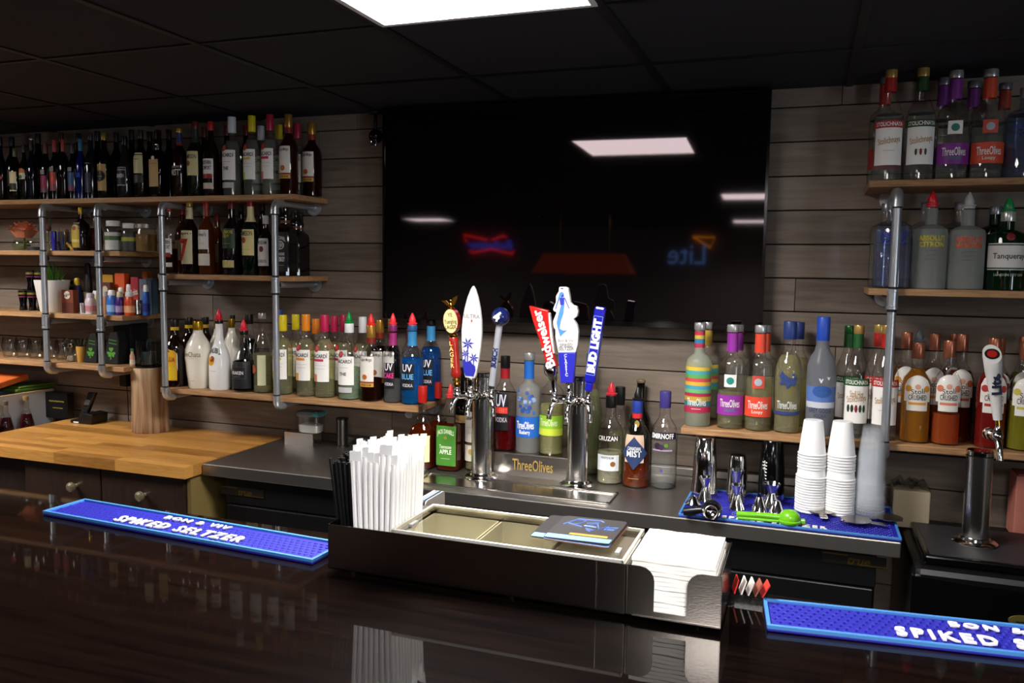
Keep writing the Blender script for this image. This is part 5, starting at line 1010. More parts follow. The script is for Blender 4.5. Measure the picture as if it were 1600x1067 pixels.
# rose in a fish bowl vase
o = thing('bowl_vase', 'small round glass vase holding the peach rose', 'vase', 34, -.19, ZA2); u = PXM(34, -.19, ZA2)
MB().lathe([(.028, 0), (.036, .006), (.040, .025), (.034, .044), (.030, .052)], 20, close=False).build('bowl', glass('#eef2e6', '#98a088'), o, 50); MB().lathe([(.001, .004), (.034, .006), (.037, .02), (.036, .03)], 20).build('water', liq('#c8c8a0'), o, 50)
ro = thing('rose', 'large peach artificial rose in the round glass vase', 'flower', 38, -.19, ZA2+.03)
rm_ = mat('peach_petal', '#e08a62', .6); 
for ri, (nr, rr, zc, hh_) in enumerate(((3, .012, .058, .034), (5, .026, .052, .036), (6, .040, .045, .034), (7, .052, .036, .030))):
    for t in range(nr):
        a = 2*pi*t/nr+ri*.5; m = MB(); vs = []; fs = []
        for i in range(5):
            for j in range(5):
                v_ = (i/4-.5)*2*pi/nr*1.25; w_ = j/4; rad_ = rr*(.55+.55*w_)+(.006 if j == 4 else 0)+.003*cos(i*2.1+t)
                vs.append((rad_*cos(a+v_*(1-.25*w_)), rad_*sin(a+v_*(1-.25*w_)), zc-hh_/2+hh_*(w_-(.25*abs(i-2)/2 if j == 4 else 0))))
        m.add(vs, [(i*5+j, i*5+j+1, i*5+j+6, i*5+j+5) for i in range(4) for j in range(4)]).build('petal', rm_, ro, 80)
MB().tube([(0, 0, -.012), (.002, 0, .02)], .004, 8).build('stem', P('#4a6a2c', .6), ro); ro.scale = (1.12, 1.12, 1.5)
o = thing('bowl_vase', 'second round glass bowl half behind the leftmost pipe', 'vase', 56, -.19, ZA2)
MB().lathe([(.026, 0), (.036, .006), (.042, .03), (.036, .05), (.030, .06)], 20, close=False).build('bowl', glass('#eef2ee', '#88908c'), o, 50)
MB().lathe([(.0, .003), (.032, .006), (.036, .018)], 20).build('beads', P('#3a4a6a', .3), o, 50)
# jar with silk flowers behind the pipe, purple tumbler, cup of picks
o = thing('flower_jar', 'clear jar with dark red flower bud beside the leftmost pipe', 'jar', 77, -.18, ZA2)
MB().lathe([(.014, 0), (.016, .004), (.016, .07), (.012, .09)], 16, close=False).build('jar', glass('#f0f2ec', '#888c84'), o, 40); MB().ball((0, 0, .105), .013, 10, 7).build('bud', P('#5a2a22', .6), o, 60); MB().tube([(0, 0, .01), (0, 0, .1)], .002, 6).build('stem', P('#3a5a24', .6), o)
for t in range(6): MB().prism([(0, .09), (.006, .13+.008*t), (.0, .15+.008*t), (-.004, .12)], -.0006, .0006).map(lambda v, t=t: (v[0]*cos(t)-v[1]*sin(t)-.01, v[0]*sin(t)+v[1]*cos(t)+.02, v[2])).build('leaf', P('#2c4a20', .6), o)
o = thing('tumbler', 'narrow purple tumbler right of the leftmost pipe', 'tumbler', 85, -.19, ZA2)
MB().lathe([(.010, 0), (.011, .002), (.0125, .092), (.0115, .092), (.009, .004), (.0005, .004)], 16, close=False).build('cup', mat('purple_glass', '#34329a', .15, spec=.7), o, 40); MB().lathe([(.0124, .09), (.0130, .0915), (.0124, .093)], 16).build('rim', CHROME, o)
o = thing('pick_glass', 'blue tinted glass full of yellow cocktail picks', 'glass', 101, -.19, ZA2)
MB().lathe([(.020, 0), (.022, .003), (.026, .09)], 18, close=False).build('glass', glass('#c8d4ea', '#4a5a80'), o, 40)
for t in range(14):
    a = t*2.4; r0 = .012*random.random()+.003
    MB().tube([(r0*cos(a), r0*sin(a), .006), ((r0+.012)*cos(a), (r0+.012)*sin(a), .085+.02*random.random())], .0022, 6).build('pick', P(random.choice(('#c8962c', '#b8842a', '#8a5a28', '#3a6ab8')), .5), o)
for t, px in enumerate((111, 117)):
    o = thing('lime_wedge', ('first', 'second')[t]+' yellow wooden reamer lying beside the pick glass', 'tool', px, -.2, ZA2); o.rotation_euler = (0, .9-.9*t*2, 0); MB().lathe([(.005, 0), (.008, .006), (.009, .04), (.004, .052)], 10).build('handle', P('#b08a2c', .5), o, 40); MB().ball((0, 0, .055), .007, 8, 6).build('tip', P('#caa64a', .5), o, 60)
SA = Shelf(ZA2, 'rose shelf', 'bottles beside the rose')
bottle(SA, 'x', -.19, 128, 324, 27, 'crown', '', [('cap', .84, '#c8a030', .7), ('lab', .06, .62, .72, '#2a2a4a', 0, .05), ('lab', .08, .6, .6, '#c8ac3c', 0, .06), ('dot', .52, .05, '#8a2a2a'), ('txt', 'Crown Royal', .64, .04, 1.2, '#e0dcd0'), ('lab', .2, .26, .6, '#e0cc7a')], dark('#140a06'), label='squat whisky bottle with gold cap and yellow arched label')
bottle(SA, 'x', -.10, 148, 332, 26, 'crown', '', [('cap', .86, '#2a2018')], glass('#ffffff'), liq('#8a2a10'), .6, label='amber-red bottle behind the second pipe on the rose shelf')
def pill(px, w_, ytop, lab, c1, c2):
    u = PXM(px, -.19, ZA2); H_ = sz(ytop, sx(px, -.19, ZA2), -.19)-ZA2; R = w_*u/2
    o = thing('supplement_bottle', lab, 'bottle', px, -.19, ZA2, 'white lidded jars on the rose shelf')
    MB().lathe([(R*.94, 0), (R, .003), (R, H_*.72), (R*.86, H_*.8), (R*.7, H_*.82)], 20).build('bottle_body', glass('#f0f0ee', '#8a8a88'), o, 40)
    MB().lathe([(R*.8, H_*.82), (R*.82, H_*.84), (R*.82, H_*.985), (R*.78, H_), (.001, H_)], 20).build('cap', WHITEP, o, 40)
    MB().lathe([(R+.0006, .006), (R+.0006, H_*.62)], 20, close=False).build('paper_label', P(c1, .5), o, 40)
    MB().lathe([(R+.001, H_*.36), (R+.001, H_*.5)], 20, close=False).build('label_band', P(c2, .5), o, 40); MB().lathe([(R*.96, .002), (R*.96, H_*.7)], 20).build('contents', P('#4a463c', .6), o, 40)
pill(178, 25, 345, 'white capped jar with white and green label', '#d8d6d0', '#4a6a3c'); pill(203, 24, 349, 'second white capped jar, yellow-green label', '#3c3c38', '#a8a83c')
o = thing('spice_jar', 'wide jar of tan powder with silver lid', 'jar', 229, -.17, ZA2); u = PXM(229, -.17, ZA2)
MB().lathe([(.043, 0), (.046, .004), (.046, .085), (.040, .1), (.040, .105)], 22).build('jar', glass('#f4f0e4', '#8a7a58'), o, 40); MB().lathe([(.043, .003), (.0435, .078)], 22).build('powder', P('#8a704a', .8), o); MB().lathe([(.042, .103), (.045, .105), (.045, .122), (.042, .125), (.001, .125)], 22).build('lid', mat('tin_lid', '#b4b0a8', .3, .8), o, 40)
# plant in the white pot
o = thing('plant_pot', 'tall white flower pot behind the leftmost pipe', 'plant pot', 83, -.16, ZA3); u = PXM(83, -.16, ZA3)
MB().lathe([(.052, 0), (.055, .004), (.078, .148), (.078, .152), (.072, .152), (.07, .13), (.001, .13)], 28).build('pot', mat('white_ceramic', '#e4e0d8', .35), o, 40); MB().lathe([(.001, .131), (.069, .131)], 20, close=False).build('soil', P('#2a2018', .9), o)
pl = thing('grass_plant', 'spiky green plant growing in the white pot', 'plant', 83, -.16, ZA3+.133)
for t in range(46):
    a = t*2.39996; ln = .07+.06*random.random()-.0006*t; out = .006+.0011*t; tw = a+random.uniform(-.4, .4)
    p0 = Vector((out*.6*cos(a), out*.6*sin(a), 0)); p2 = p0+Vector((out*1.1*cos(tw), out*1.1*sin(tw), ln)); sd = Vector((-sin(a), cos(a), 0))*.004; md = (p0+p2)*.5+Vector((0, 0, .006))
    MB().add([p0-sd*.6, p0+sd*.6, md+sd, md-sd, p2], [(0, 1, 2, 3), (3, 2, 4)]).build('blade', P(random.choice(('#3f6a18', '#4f7c1e', '#2f5512')), .5), pl)
# dark syrup bottles with gold collars, two on top of three
def syrup(px, Y, z, lab, s_=1.):
    o = thing('cola_glass', lab, 'glass', px, Y, z, 'stacked dark flared glasses')
    H_ = .098*s_; MB().lathe([(.017, 0), (.019, .004), (.015, H_*.3), (.018, H_*.55), (.021, H_*.72)], 16).build('body', dark('#060506'), o, 50)
    MB().lathe([(.021, H_*.72), (.022, H_*.78), (.022, H_*.98), (.020, H_), (.001, H_)], 16).build('lid', mat('black_lid', '#15140f', .3), o, 40); MB().lathe([(.0224, H_*.80), (.0224, H_*.90)], 16, close=False).build('gold_band', P('#8a7a3a', .4, .4), o); MB().lathe([(.0215, H_*.66), (.0222, H_*.71)], 16, close=False).build('pink_band', P('#8a2a6a', .5), o)
for px, lab in ((37, 'leftmost dark flared bottle of the lower stacked row'), (51.5, 'second dark flared bottle of the lower stacked row'), (65, 'third dark flared bottle, beside the white pot')): syrup(px, -.15, ZA3, lab)
for px, lab in ((45, 'upper dark flared bottle on the left of the stack'), (58.5, 'upper dark flared bottle next to the leftmost pipe')): syrup(px+4, -.15, ZA3+.0985, lab)
for px, lab in ((100, 'dark flared bottle behind the white pot'), (109, 'dark flared bottle behind the brown carton')): syrup(px, -.045, ZA3, lab, 1.5)
def packet(nm, px, Y, ytop, w_, c, lab, words=(), c2=None, z=ZA3, d=.03, tilt=0., rz=0., dot=None, base=None):
    zb = z+.0005; X_ = sx(px, Y, z); H_ = sz(ytop, X_, Y)-zb; W_ = w_*PXM(px, Y, z)
    o = empty(nm, (X_, Y, zb), lab, 'packet', 'drink mix packets', rz); o.rotation_euler[0] = tilt
    MB().box(-W_/2, W_/2, -d/2, d/2, 0, H_).build('carton', P(c, .5), o, bevel=.001)
    if c2: MB().box(-W_/2+.001, W_/2-.001, -d/2-.0006, -d/2-.0001, .002, H_*.45).build('print_panel', P(c2, .5), o)
    if dot: MB().lathe([(W_*.26, 0), (W_*.26, .0003), (.001, .0004)], 18).map(lambda v: (v[0], -v[2]-d/2-.0008, v[1]+H_*.78)).build('round_print', P(dot, .5), o)
    for s_, zc, h, c3 in words: tmesh(s_, h*H_, W_*.85, .02, fn=lambda a, b: (a, -d/2-.0014, zc*H_+b), rot=.25 if len(s_) > 2 else 0).build('lettering', P(c3, .5), o)
packet('drink_carton', 110, -.2, 453, 24, '#7a3a24', 'brown root beer carton with round white print', [('A&W', .78, .12, '#5a2a1c')], '#5e2a1c', dot='#e4dcc8')
packet('drink_packet', 172, -.10, 429, 24, '#b8841c', 'yellow carton behind the blue squeeze bottle', [], '#8a5a1c')
packet('drink_packet', 168, -.15, 441, 20, '#5a2a1e', 'brown packet leaning beside the second pipe', [], None, d=.02, dot='#c8b8a0')
packet('drink_packet', 192, -.11, 427, 19, '#d4501c', 'orange drink carton behind the purple bottle', [('Crush', .5, .2, '#e8e0d8')], None)
packet('drink_packet', 206, -.07, 434, 16, '#8a2418', 'dark red carton behind the orange carton')
packet('drink_packet', 215, -.12, 433, 15, '#a02028', 'crimson drink carton right of the orange one', [('Sunkist', .6, .16, '#e0d0c8')], '#c03a2c')
packet('drink_packet', 228, -.12, 436, 14, '#7c8ca0', 'pale blue drink carton near the shelf end', [], '#90a0b0', dot='#a86a48')
packet('drink_packet', 239, -.07, 434, 12, '#4a6470', 'slate blue carton at the shelf end', [], '#5a7480')
packet('drink_packet', 231, -.05, 424, 10, '#b8602c', 'small orange packet tucked at the back', [])
def squeeze(px, Y, ytop, w_, c, lab, cap='#e6e4e0', c2=None):
    X_ = sx(px, Y, ZA3); H_ = sz(ytop, X_, Y)-ZA3; R = w_*PXM(px, Y, ZA3)/2
    o = empty('flavour_bottle', (X_, Y, ZA3), lab, 'bottle', 'squeeze bottles of drink mix')
    MB().lathe([(R*.9, 0), (R, .004), (R, H_*.55), (R*.85, H_*.72), (R*.68, H_*.78)], 16, 2.6, .8).build('bottle_body', P(c, .35), o, 45)
    MB().lathe([(R*.72, H_*.78), (R*.74, H_*.80), (R*.68, H_*.97), (R*.5, H_), (.001, H_)], 16, 2.6, .8).build('cap', P(cap, .4), o, 45)
    if c2: MB().lathe([(R+.0007, H_*.12), (R+.0007, H_*.4)], 16, 2.6, .8, close=False).build('label_band', P(c2, .4), o)
squeeze(142, -.2, 458, 17, '#c8b4bc', 'pink-white squeeze bottle left of the second pipe', '#c8c0d0', '#b87a80'); squeeze(151, -.12, 454, 14, '#a8b060', 'lime and white squeeze bottle behind the second pipe')
squeeze(163, -.2, 455, 13, '#d89a6a', 'peach squeeze bottle right of the second pipe', '#d8d8d0'); squeeze(175, -.2, 453, 15, '#2f68b8', 'blue squeeze bottle with white cap', c2='#8ab0d8')
squeeze(188, -.2, 456, 13, '#4a2078', 'purple squeeze bottle with white and gold cap', '#d8c8a0', '#a890b8'); squeeze(202.5, -.2, 455, 16, '#d0481c', 'orange-red squeeze bottle in the front row', c2='#e8a878')
squeeze(190, -.13, 449, 12, '#8a7a70', 'grey squeeze bottle at the back', '#e0dcd4'); squeeze(203, -.13, 444, 13, '#d8ccb8', 'cream squeeze bottle with pink cap', '#e0d0cc'); squeeze(229, -.17, 445, 11, '#2a5ab0', 'slim blue tube standing at right', '#e8e8e8', '#1c2a78')
squeeze(122, -.09, 434, 12, '#202c6a', 'dark blue bottle with yellow cap', '#c8a81c'); squeeze(139, -.06, 411, 13, '#23211f', 'dark brown syrup bottle at the back', '#15130f', '#8a7a5a')
o = thing('steel_pitcher', 'small curved steel handle of a pitcher among the squeeze bottles', 'pitcher', 214, -.15, ZA3)
MB().lathe([(.018, 0), (.022, .004), (.020, .05), (.016, .07)], 18).build('body', STEEL, o, 40); MB().tube([(.016, -.008, .062), (.032, -.012, .05), (.036, -.012, .03), (.026, -.01, .006)], .004, 8).build('handle', STEEL, o, 40)
o = thing('steel_clip', 'white folded price card lying in front of the squeeze bottles', 'card', 137, -.225, ZA3)
MB().prism([(-.035, .0005), (.03, .0005), (.03, .003), (-.027, .003), (-.031, .05), (-.036, .05)], -.009, .009).build('card', P('#c8c6c0', .5), o)
# row of stemless glasses, pineapple cup, shamrock fabric, small bottle
gl_ = None
for i, px in enumerate((17, 37, 57, 79, 100, 112)):
    X_ = sx(px, -.17 if i < 5 else -.09, ZA4)
    if gl_ is None:
        gl_ = empty('stemless_glass', (X_, -.17, ZA4), '', 'glass'); MB().lathe([(.026, 0), (.03, .003), (.04, .035), (.041, .055), (.033, .1), (.0322, .1), (.0402, .055), (.039, .036), (.028, .008), (.001, .007)], 22, close=False).build('bowl', glass('#f4f4f2', '#8e8c88'), gl_, 50); o = gl_
    else: o = clone(gl_, 'stemless_glass', (X_, -.17 if i < 5 else -.09, ZA4))
    tag(o, ('leftmost clear stemless glass on the lowest left shelf', 'second clear stemless glass from left', 'third clear stemless glass, left of the pipe', 'fourth clear stemless glass, right of the pipe', 'fifth clear stemless glass from left', 'rearmost clear stemless glass, beside the pineapple cup')[i], 'glass', 'row of stemless glasses')
o = thing('salt_shaker', 'small glass shaker of beige grains beside the stemless glasses', 'shaker', 111, -.19, ZA4); MB().lathe([(.016, 0), (.02, .003), (.013, .045), (.016, .07)], 16).build('glass', glass(), o, 40); MB().lathe([(.014, .003), (.018, .006), (.013, .028)], 16).build('grains', P('#a8987c', .8), o); MB().lathe([(.0162, .07), (.017, .072), (.016, .086), (.001, .088)], 16).build('lid', CHROME, o, 40)
o = thing('pineapple_cup', 'yellow pineapple shaped cup with dark leafy crown', 'cup', 127, -.19, ZA4)
MB().lathe([(.014, 0), (.016, .004), (.0215, .07), (.020, .075), (.001, .075)], 18).build('cup', P('#b8883a', .45), o, 40)
for t in range(12):
    a = t*2.4; r1 = .012+.0022*t; MB().add([(.012*cos(a-.5), .012*sin(a-.5), .074), (.012*cos(a+.5), .012*sin(a+.5), .074), (r1*1.5*cos(a), r1*1.5*sin(a), .125-.002*t)], [(0, 1, 2)]).build('leaf', P('#1f2416', .6), o)
def clover(par, cx, cz, s_, y):
    g = P('#4c8a2a', .6)
    for a in (90, 210, 330):
        a = radians(a); m = []
        for t in range(16):
            q = 2*pi*t/16; hx = .55*16*sin(q)**3/16; hz = .55*(13*cos(q)-5*cos(2*q)-2*cos(3*q)-cos(4*q))/16+.55
            m.append((cx+s_*(hx*cos(a-pi/2)-hz*sin(a-pi/2)), cz+s_*(hx*sin(a-pi/2)+hz*cos(a-pi/2))))
        flat(MB(), m, y).build('shamrock_leaf', g, par)
    flat(MB(), [(cx-.1*s_, cz), (cx+.1*s_, cz), (cx-.05*s_, cz-1.3*s_), (cx-.3*s_, cz-1.3*s_)], y).build('shamrock_stem', g, par)
BF = mat('black_fabric', '#0b0b0b', .85)
for px, w_, yt, lab in ((149, 22, 519, 'black fabric pouch with green shamrock, left of second pipe'), (181, 25, 517, 'black fabric pouch with green shamrock, right of second pipe')):
    X_ = sx(px, -.17, ZA4); H_ = sz(yt, X_, -.17)-ZA4; W_ = w_*PXM(px, -.17, ZA4)
    o = empty('shamrock_pouch', (X_, -.17, ZA4), lab, 'pouch', 'shamrock pouches')
    MB().prism([(-W_*.75, 0), (W_*.5, 0), (W_*.62, H_*.7), (W_*.45, H_), (-W_*.1, H_*.96), (-W_*.4, H_*.5)], -.025, .03).build('fabric', BF, o, bevel=.006)
    clover(o, 0, H_*.36, W_*.34, -.0258)
    for q in (.66, .76): MB().prism([(-W_*.15, H_*q), (W_*.45, H_*(q-.03)), (W_*.45, H_*(q-.06)), (-W_*.15, H_*(q-.03))], -.0262, -.0252).build('green_stripe', P('#3a6a24', .7), o)
o = thing('black_box', 'tall black box at the end of the lowest left shelf', 'box', 205, -.08, ZA4); MB().box(-.055, .05, -.05, .06, 0, .185).build('box', BF, o, bevel=.004); MB().box(-.05, .045, -.045, .055, .185, .189).build('lid', BLACKP, o, bevel=.002)
o = thing('sauce_bottle', 'small pink sauce bottle with green cap at the shelf end', 'bottle', 207, -.2, ZA4); MB().lathe([(.010, 0), (.011, .003), (.011, .045), (.006, .06), (.006, .07)], 14).build('bottle_body', P('#c89a84', .3), o, 40); MB().lathe([(.0115, .008), (.0115, .03)], 14, close=False).build('paper_label', P('#d8ccb8', .5), o); MB().lathe([(.007, .068), (.007, .08), (.001, .081)], 12).build('cap', P('#3a7a4a', .4), o, 40)

# ------------------------------------------------------------------ log candle holder, phone, plug, left corner
lx, ly = sx(237, -.13, CTR), -.135; lh = 1.222-CTR
lg = empty('log_stump', (lx, ly, CTR), 'barkless upright log standing on the butcher block', 'log')
LOGM = wood('log_wood', '#6e4526', '#f0d8ac', (22, 22, 1.2), .7, rnd=.0, grain=2.2)
m = MB(); nl = 36; zs_ = [0, .004, .06, .12, .18, .24, lh-.003, lh]
for j, z_ in enumerate(zs_):
    for k in range(nl):
        a = 2*pi*k/nl; r = .080*(1+.025*sin(3*a+.7)+.015*sin(7*a)+.012*sin(11*a+z_*9))*(1-.12*(z_/lh < 0)+.0)*(1-.03*sin(z_*11))*(.97 if j in (0, len(zs_)-1) else 1); m.v.append((r*cos(a)*(1+.04*(1-z_/lh)), r*sin(a), z_))
for j in range(len(zs_)-1):
    for k in range(nl): k2 = (k+1) % nl; m.f.append((j*nl+k, j*nl+k2, (j+1)*nl+k2, (j+1)*nl+k))
m.f.append(tuple(reversed(range(nl)))); m.f.append(tuple((len(zs_)-1)*nl+k for k in range(nl)))
m.build('trunk', LOGM, lg, 50)
hg = empty('glass_hurricane', (lx+.0, ly, CTR+lh), 'clear glass hurricane with black base on top of the log', 'candle holder')
MB().lathe([(.062, .001), (.064, .004), (.064, .012), (.06, .014)], 26).build('base', BLACKG, hg, 40); MB().lathe([(.058, .013), (.060, .016), (.060, .125), (.058, .125), (.057, .018), (.001, .017)], 26, close=False).build('cylinder', glass('#e8ecec', '#5a6262'), hg, 40); MB().lathe([(.03, .018), (.031, .02), (.031, .07), (.001, .072)], 20).build('candle', P('#5a6066', .5), hg, 40)
# phone in its cradle
ph = empty('cordless_phone', (sx(141, -.09, CTR), -.09, CTR), 'black cordless phone standing in its cradle', 'phone'); u = PXM(141, -.09, CTR)
MB().prism([(-.075, 0), (.06, 0), (.066, .05), (.02, .055), (-.02, .028), (-.075, .016)], -.05, .05).build('cradle', BLACKP, ph, bevel=.005)
hs = MB().box(-.022, .022, -.026, -.004, .012, .155).map(lambda v: (v[0]*1.0-.035+v[2]*.52, v[1]-.005, v[2])).build('handset', BLACKP, ph, bevel=.005)
MB().box(-.015, .015, -.0275, -.0262, .092, .118).map(lambda v: (v[0]-.035+v[2]*.52, v[1]-.005, v[2])).build('display', mat('lcd_grey', '#4a4c50', .25), hs)
for i in range(4):
    for j in range(3): MB().box(-.014+.0105*j, -.0065+.0105*j, -.0275, -.0262, .03+.014*i, .039+.014*i).map(lambda v: (v[0]-.035+v[2]*.52, v[1]-.005, v[2])).build('key', P('#26272a', .4), hs)
MB().box(-.052, -.02, -.0515, -.05, .004, .010).build('indicator', P('#d8dce0', .3), ph)
# wall plug
wpz = ony(198, 592, -.02); wp = empty('power_adapter', (wpz.x, -.001, wpz.z), 'black power adapter plugged into the wall by the log', 'adapter'); MB().box(-.022, .022, -.045, 0, -.035, .03).build('body', BLACKP, wp, bevel=.004); MB().tube([(0, -.02, -.035), (.002, -.018, -.1), (-.002, -.014, -.2), (.0, -.012, CTR-wpz.z+.004)], .0022, 6).build('cable', BLACKP, wp)
# low ledge left of the block with crate and potion bottles
LZ = .83
sd = empty('side_cabinet', (-4.05, -.36, 0), 'low black cabinet beyond the butcher block', 'cabinet'); MB().box(-.56, .56, -.3, .34, .0, LZ-.022).build('carcass', BLACKP, sd, bevel=.003); MB().box(-.57, .57, -.32, .345, LZ-.022, LZ).build('top', BLACKP, sd, bevel=.003)
cr = empty('wooden_crate', (-3.70, -.27, LZ+.0005), 'white sided open crate in the corner left of the phone', 'crate')
cz1 = 1.055-LZ
for a_, nm, c in (((.085, .095, -.24, .24), 'side', '#b9bcc0'), ((-.1, -.09, -.24, .24), 'side', '#b9bcc0'), ((-.09, .085, .23, .24), 'end', '#a88a5c'), ((-.09, .085, -.24, -.23), 'end', '#a88a5c')): MB().box(*a_, .0, cz1).build(nm, P(c, .5), cr, bevel=.001)
MB().box(-.09, .085, -.23, .23, 0, .008).build('bottom', P('#a88a5c', .6), cr); MB().box(.083, .098, .236, .246, 0, cz1+.002).build('corner_strip', P('#b87a3c', .5), cr); MB().box(.0848, .0962, -.24, .24, cz1, cz1+.006).build('top_edge', P('#c8b088', .5), cr)
o = empty('menu_board', (-3.52, -.055, CTR+.0005), 'small black box with gold lettering behind the phone', 'box'); MB().box(-.10, .06, -.02, .02, 0, .13).build('box', BLACKP, o, bevel=.002); tmesh('~~~~~', .03, .1, .02, fn=lambda a, b: (-.01+a, -.0208, .09+b)).build('lettering', P('#8a7a2c', .5), o); tmesh('~~~~', .02, .08, .02, fn=lambda a, b: (-.005+a, -.0208, .055+b)).build('lettering', P('#8a7a2c', .5), o)
o = empty('orange_board', (-3.72, -.33, LZ+cz1+.034), 'orange board lying across the top of the crate', 'board'); o.rotation_euler = (radians(8), 0, .1); MB().box(-.09, .09, -.26, .2, 0, .03).build('board', P('#c8642a', .55), o, bevel=.006); MB().box(-.02, .05, -.22, -.1, .03, .036).build('block', P('#d89050', .55), o, bevel=.002)
o = empty('green_cloth', (-3.70, -.12, LZ+cz1+.007), 'green folded cloth in the crate', 'cloth'); MB().box(-.08, .08, -.10, .16, 0, .018).build('fold', P('#4a6a1c', .9), o, bevel=.008); MB().box(-.07, .075, -.08, .14, .018, .027).build('fold', P('#54761f', .9), o, bevel=.006)
for i, (Yb, c, capc, H_) in enumerate(((-.50, '#a8b09a', '#8a6a4a', .21), (-.42, '#8a9096', '#b8a878', .20), (-.345, '#6a2a34', '#5a5040', .215), (-.235, '#7a2430', '#8a6a3a', .225))):
    o = empty('potion_bottle', (-3.545, Yb, LZ+.0005), ('clear corked bottle nearest the picture edge', 'clear corked bottle with silver highlight', 'dark pink bottle with black and gold neck', 'rose pink corked bottle farthest along the crate')[i]+', left corner', 'bottle', 'corked bottles by the crate')
    MB().lathe([(.030, 0), (.034, .006), (.034, .09), (.022, .14), (.013, .165), (.012, H_-.015), (.015, H_-.01)], 18).build('bottle_body', glass('#f0f0ee', '#8a8a8a'), o, 45); MB().lathe([(.028, .004), (.031, .008), (.031, .085), (.021, .135)], 18).build('liquid', liq(c), o, 45); MB().lathe([(.0125, H_-.02), (.0135, H_), (.001, H_)], 12).build('cork', P(capc, .8), o, 40)
# food tub on a steel stand, steel canister
st = empty('steel_stand', (sx(474, -.105, CTR), -.105, CTR), 'small bent steel stand under the food tub', 'stand'); MB().box(-.072, .072, -.036, -.034, .0005, .055).build('front', STEEL, st); MB().box(-.072, .072, -.036, .03, .055, .057).build('top', STEEL, st); MB().box(-.072, .072, .028, .03, .0005, .055).build('back', STEEL, st)
tub = empty('food_tub', (sx(486, -.108, CTR+.0575), -.108, CTR+.0575), 'clear tub of white powder with grey and teal lid', 'tub')
MB().lathe([(.048, 0), (.051, .003), (.056, .075)], 24, 5, .62, close=False).build('tub', glass('#e4e8ea', '#8a9094'), tub, 50); MB().lathe([(.046, .002), (.049, .005), (.051, .034), (.02, .042)], 24, 5, .62).build('powder', P('#d8d0c4', .9), tub, 50); MB().lathe([(.058, .074), (.061, .077), (.060, .088), (.054, .094), (.001, .095)], 24, 5, .62).build('lid', P('#5a6468', .45), tub, 40); MB().box(.028, .0605, -.037, .037, .0772, .0905).build('lid_tab', P('#2c8a92', .45), tub, bevel=.004)
cn = empty('canister', (sx(535, -.075, CTR), -.075, CTR), 'dark steel canister behind the black straws', 'canister'); MB().lathe([(.030, .0005), (.0305, .006), (.024, .008), (.024, .115), (.026, .12)], 20).build('tube', mat('dark_steel', '#4a4846', .3, .9), cn, 40); MB().lathe([(.0262, .118), (.0268, .122), (.0262, .126), (.001, .127)], 20).build('lid', BLACKP, cn, 40)
# camera dome hung at the corner of the television
cm = ony(587, 195, -.04); o = empty('security_camera', (cm.x, -.04, CEIL), 'small black security camera hanging by the television corner', 'camera')
MB().lathe([(.03, -.008), (.032, -.001), (.001, -.001)], 18).build('mount', BLACKP, o, 40); MB().tube([(0, 0, -.008), (.002, -.004, -.05), (-.002, 0, -.075)], .007, 8).build('stem', BLACKP, o, 40); MB().ball((0, 0, -.10), .03, 16, 10).build('dome', BLACKG, o, 60); MB().tube([(.012*cos(t), -.016, -.125+.018*sin(t)) for t in [k*pi/6 for k in range(13)]], .003, 6, False).build('chrome_ring', CHROME, o, 50)

# ------------------------------------------------------------------ behind the camera: what the dark screen mirrors
def mirrored(px, py, Y):                                  # the point behind us that the screen shows there
    n = Vector((-sin(radians(1.7))*-1, -cos(radians(1.7)), 0)); p0 = Vector((-.906, -.105, 1.9))
    d = (CF+CR*((px-800)/F)-CU*((py-533.5)/F)).normalized(); h = CAM+d*((p0-CAM).dot(n)/d.dot(n)); r = d-n*2*d.dot(n)
    return h+r*((Y-h.y)/r.y)
def neon(name, label, strokes, Y):
    o = empty(name, mirrored(*strokes[0][0][0], Y), label, 'neon sign', 'neon signs on the far wall'); L0 = o.location.copy()
    for pts, m in strokes: MB().tube([mirrored(*q, Y)-L0 for q in pts], .012, 6).build('neon_tube', m, o)
    return o, L0
NR = mat('neon_red', '#300505', .4, emit='#ff2a1c', estr=2.2); NBl = mat('neon_blue', '#05051e', .4, emit='#4a60ff', estr=1.0); NA = mat('neon_amber', '#201005', .4, emit='#ffa01c', estr=1.6); NW = mat('neon_pale', '#101820', .4, emit='#7ab0ff', estr=.7)
YN = YB+.06
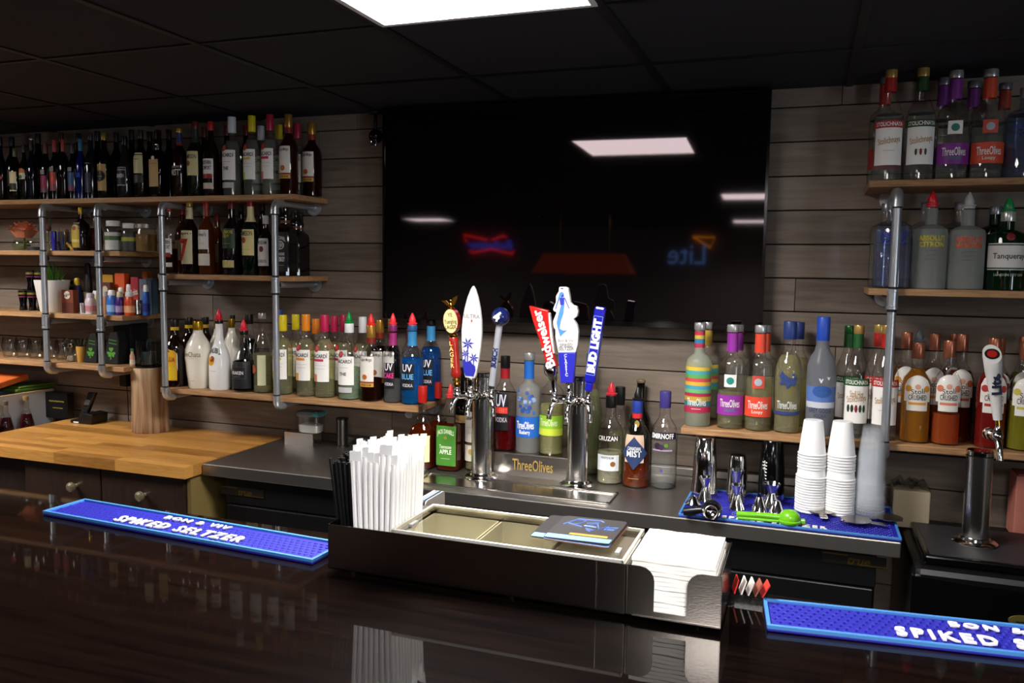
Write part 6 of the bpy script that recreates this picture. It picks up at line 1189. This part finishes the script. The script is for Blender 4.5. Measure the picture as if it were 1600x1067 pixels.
o, L0 = neon('neon_bow_tie', 'red bow tie neon sign with blue script, mirrored in the screen', [([(729, 378), (725, 367), (762, 375)], NR), ([(768, 375), (787, 368), (791, 371)], NR), ([(734, 391), (738, 395), (768, 389), (800, 397), (802, 392)], NR)], YN)
a = mirrored(800, 381, YN); b = mirrored(731, 383, YN)
tmesh('Budweiser', .13, abs(b.x-a.x), .02, fn=lambda u_, v_: ((a.x+b.x)/2-u_-L0.x, .02, (a.z+b.z)/2+v_-L0.z), shear=.2).build('lettering', NBl, o)
o, L0 = neon('neon_script', 'pale blue neon lettering with amber wedge, mirrored in the screen', [([(1083, 370), (1117, 371), (1110, 387), (1083, 370)], NA)], YN)
a = mirrored(1102, 398, YN); b = mirrored(1044, 395, YN)
tmesh('Lite', .3, abs(b.x-a.x), .0, fn=lambda u_, v_: ((a.x+b.x)/2-u_-L0.x, .02, (a.z+b.z)/2+v_-L0.z)).build('lettering', NW, o)
a = mirrored(838, 396, -5.6); b = mirrored(990, 428, -5.6)
lp = empty('billiard_lamp', ((a.x+b.x)/2, -5.6, CEIL), 'long amber billiard lamp hanging behind, mirrored in the screen', 'lamp'); lw_ = abs(a.x-b.x)/2; z1_, z0_ = a.z-CEIL, b.z-CEIL
MB().add([(-lw_*.8, -.1, z1_), (lw_*.8, -.1, z1_), (lw_*.8, .1, z1_), (-lw_*.8, .1, z1_), (-lw_, -.2, z0_), (lw_, -.2, z0_), (lw_, .2, z0_), (-lw_, .2, z0_)], [(0, 1, 2, 3), (0, 4, 5, 1), (1, 5, 6, 2), (2, 6, 7, 3), (3, 7, 4, 0)]).build('shade', mat('amber_shade', '#5a1c0c', .5, emit='#a8401c', estr=.35), lp)
for x in (-lw_*.5, lw_*.5): MB().tube([(x, 0, z1_), (x, 0, -.001)], .004, 6).build('chain', GOLD, lp)
for x0_, x1_, y0_, y1_ in ((-lw_, lw_, -.2, -.19), (-lw_, lw_, .19, .2)): MB().box(x0_, x1_, y0_, y1_, z0_-.02, z0_).build('trim', GOLD, lp)
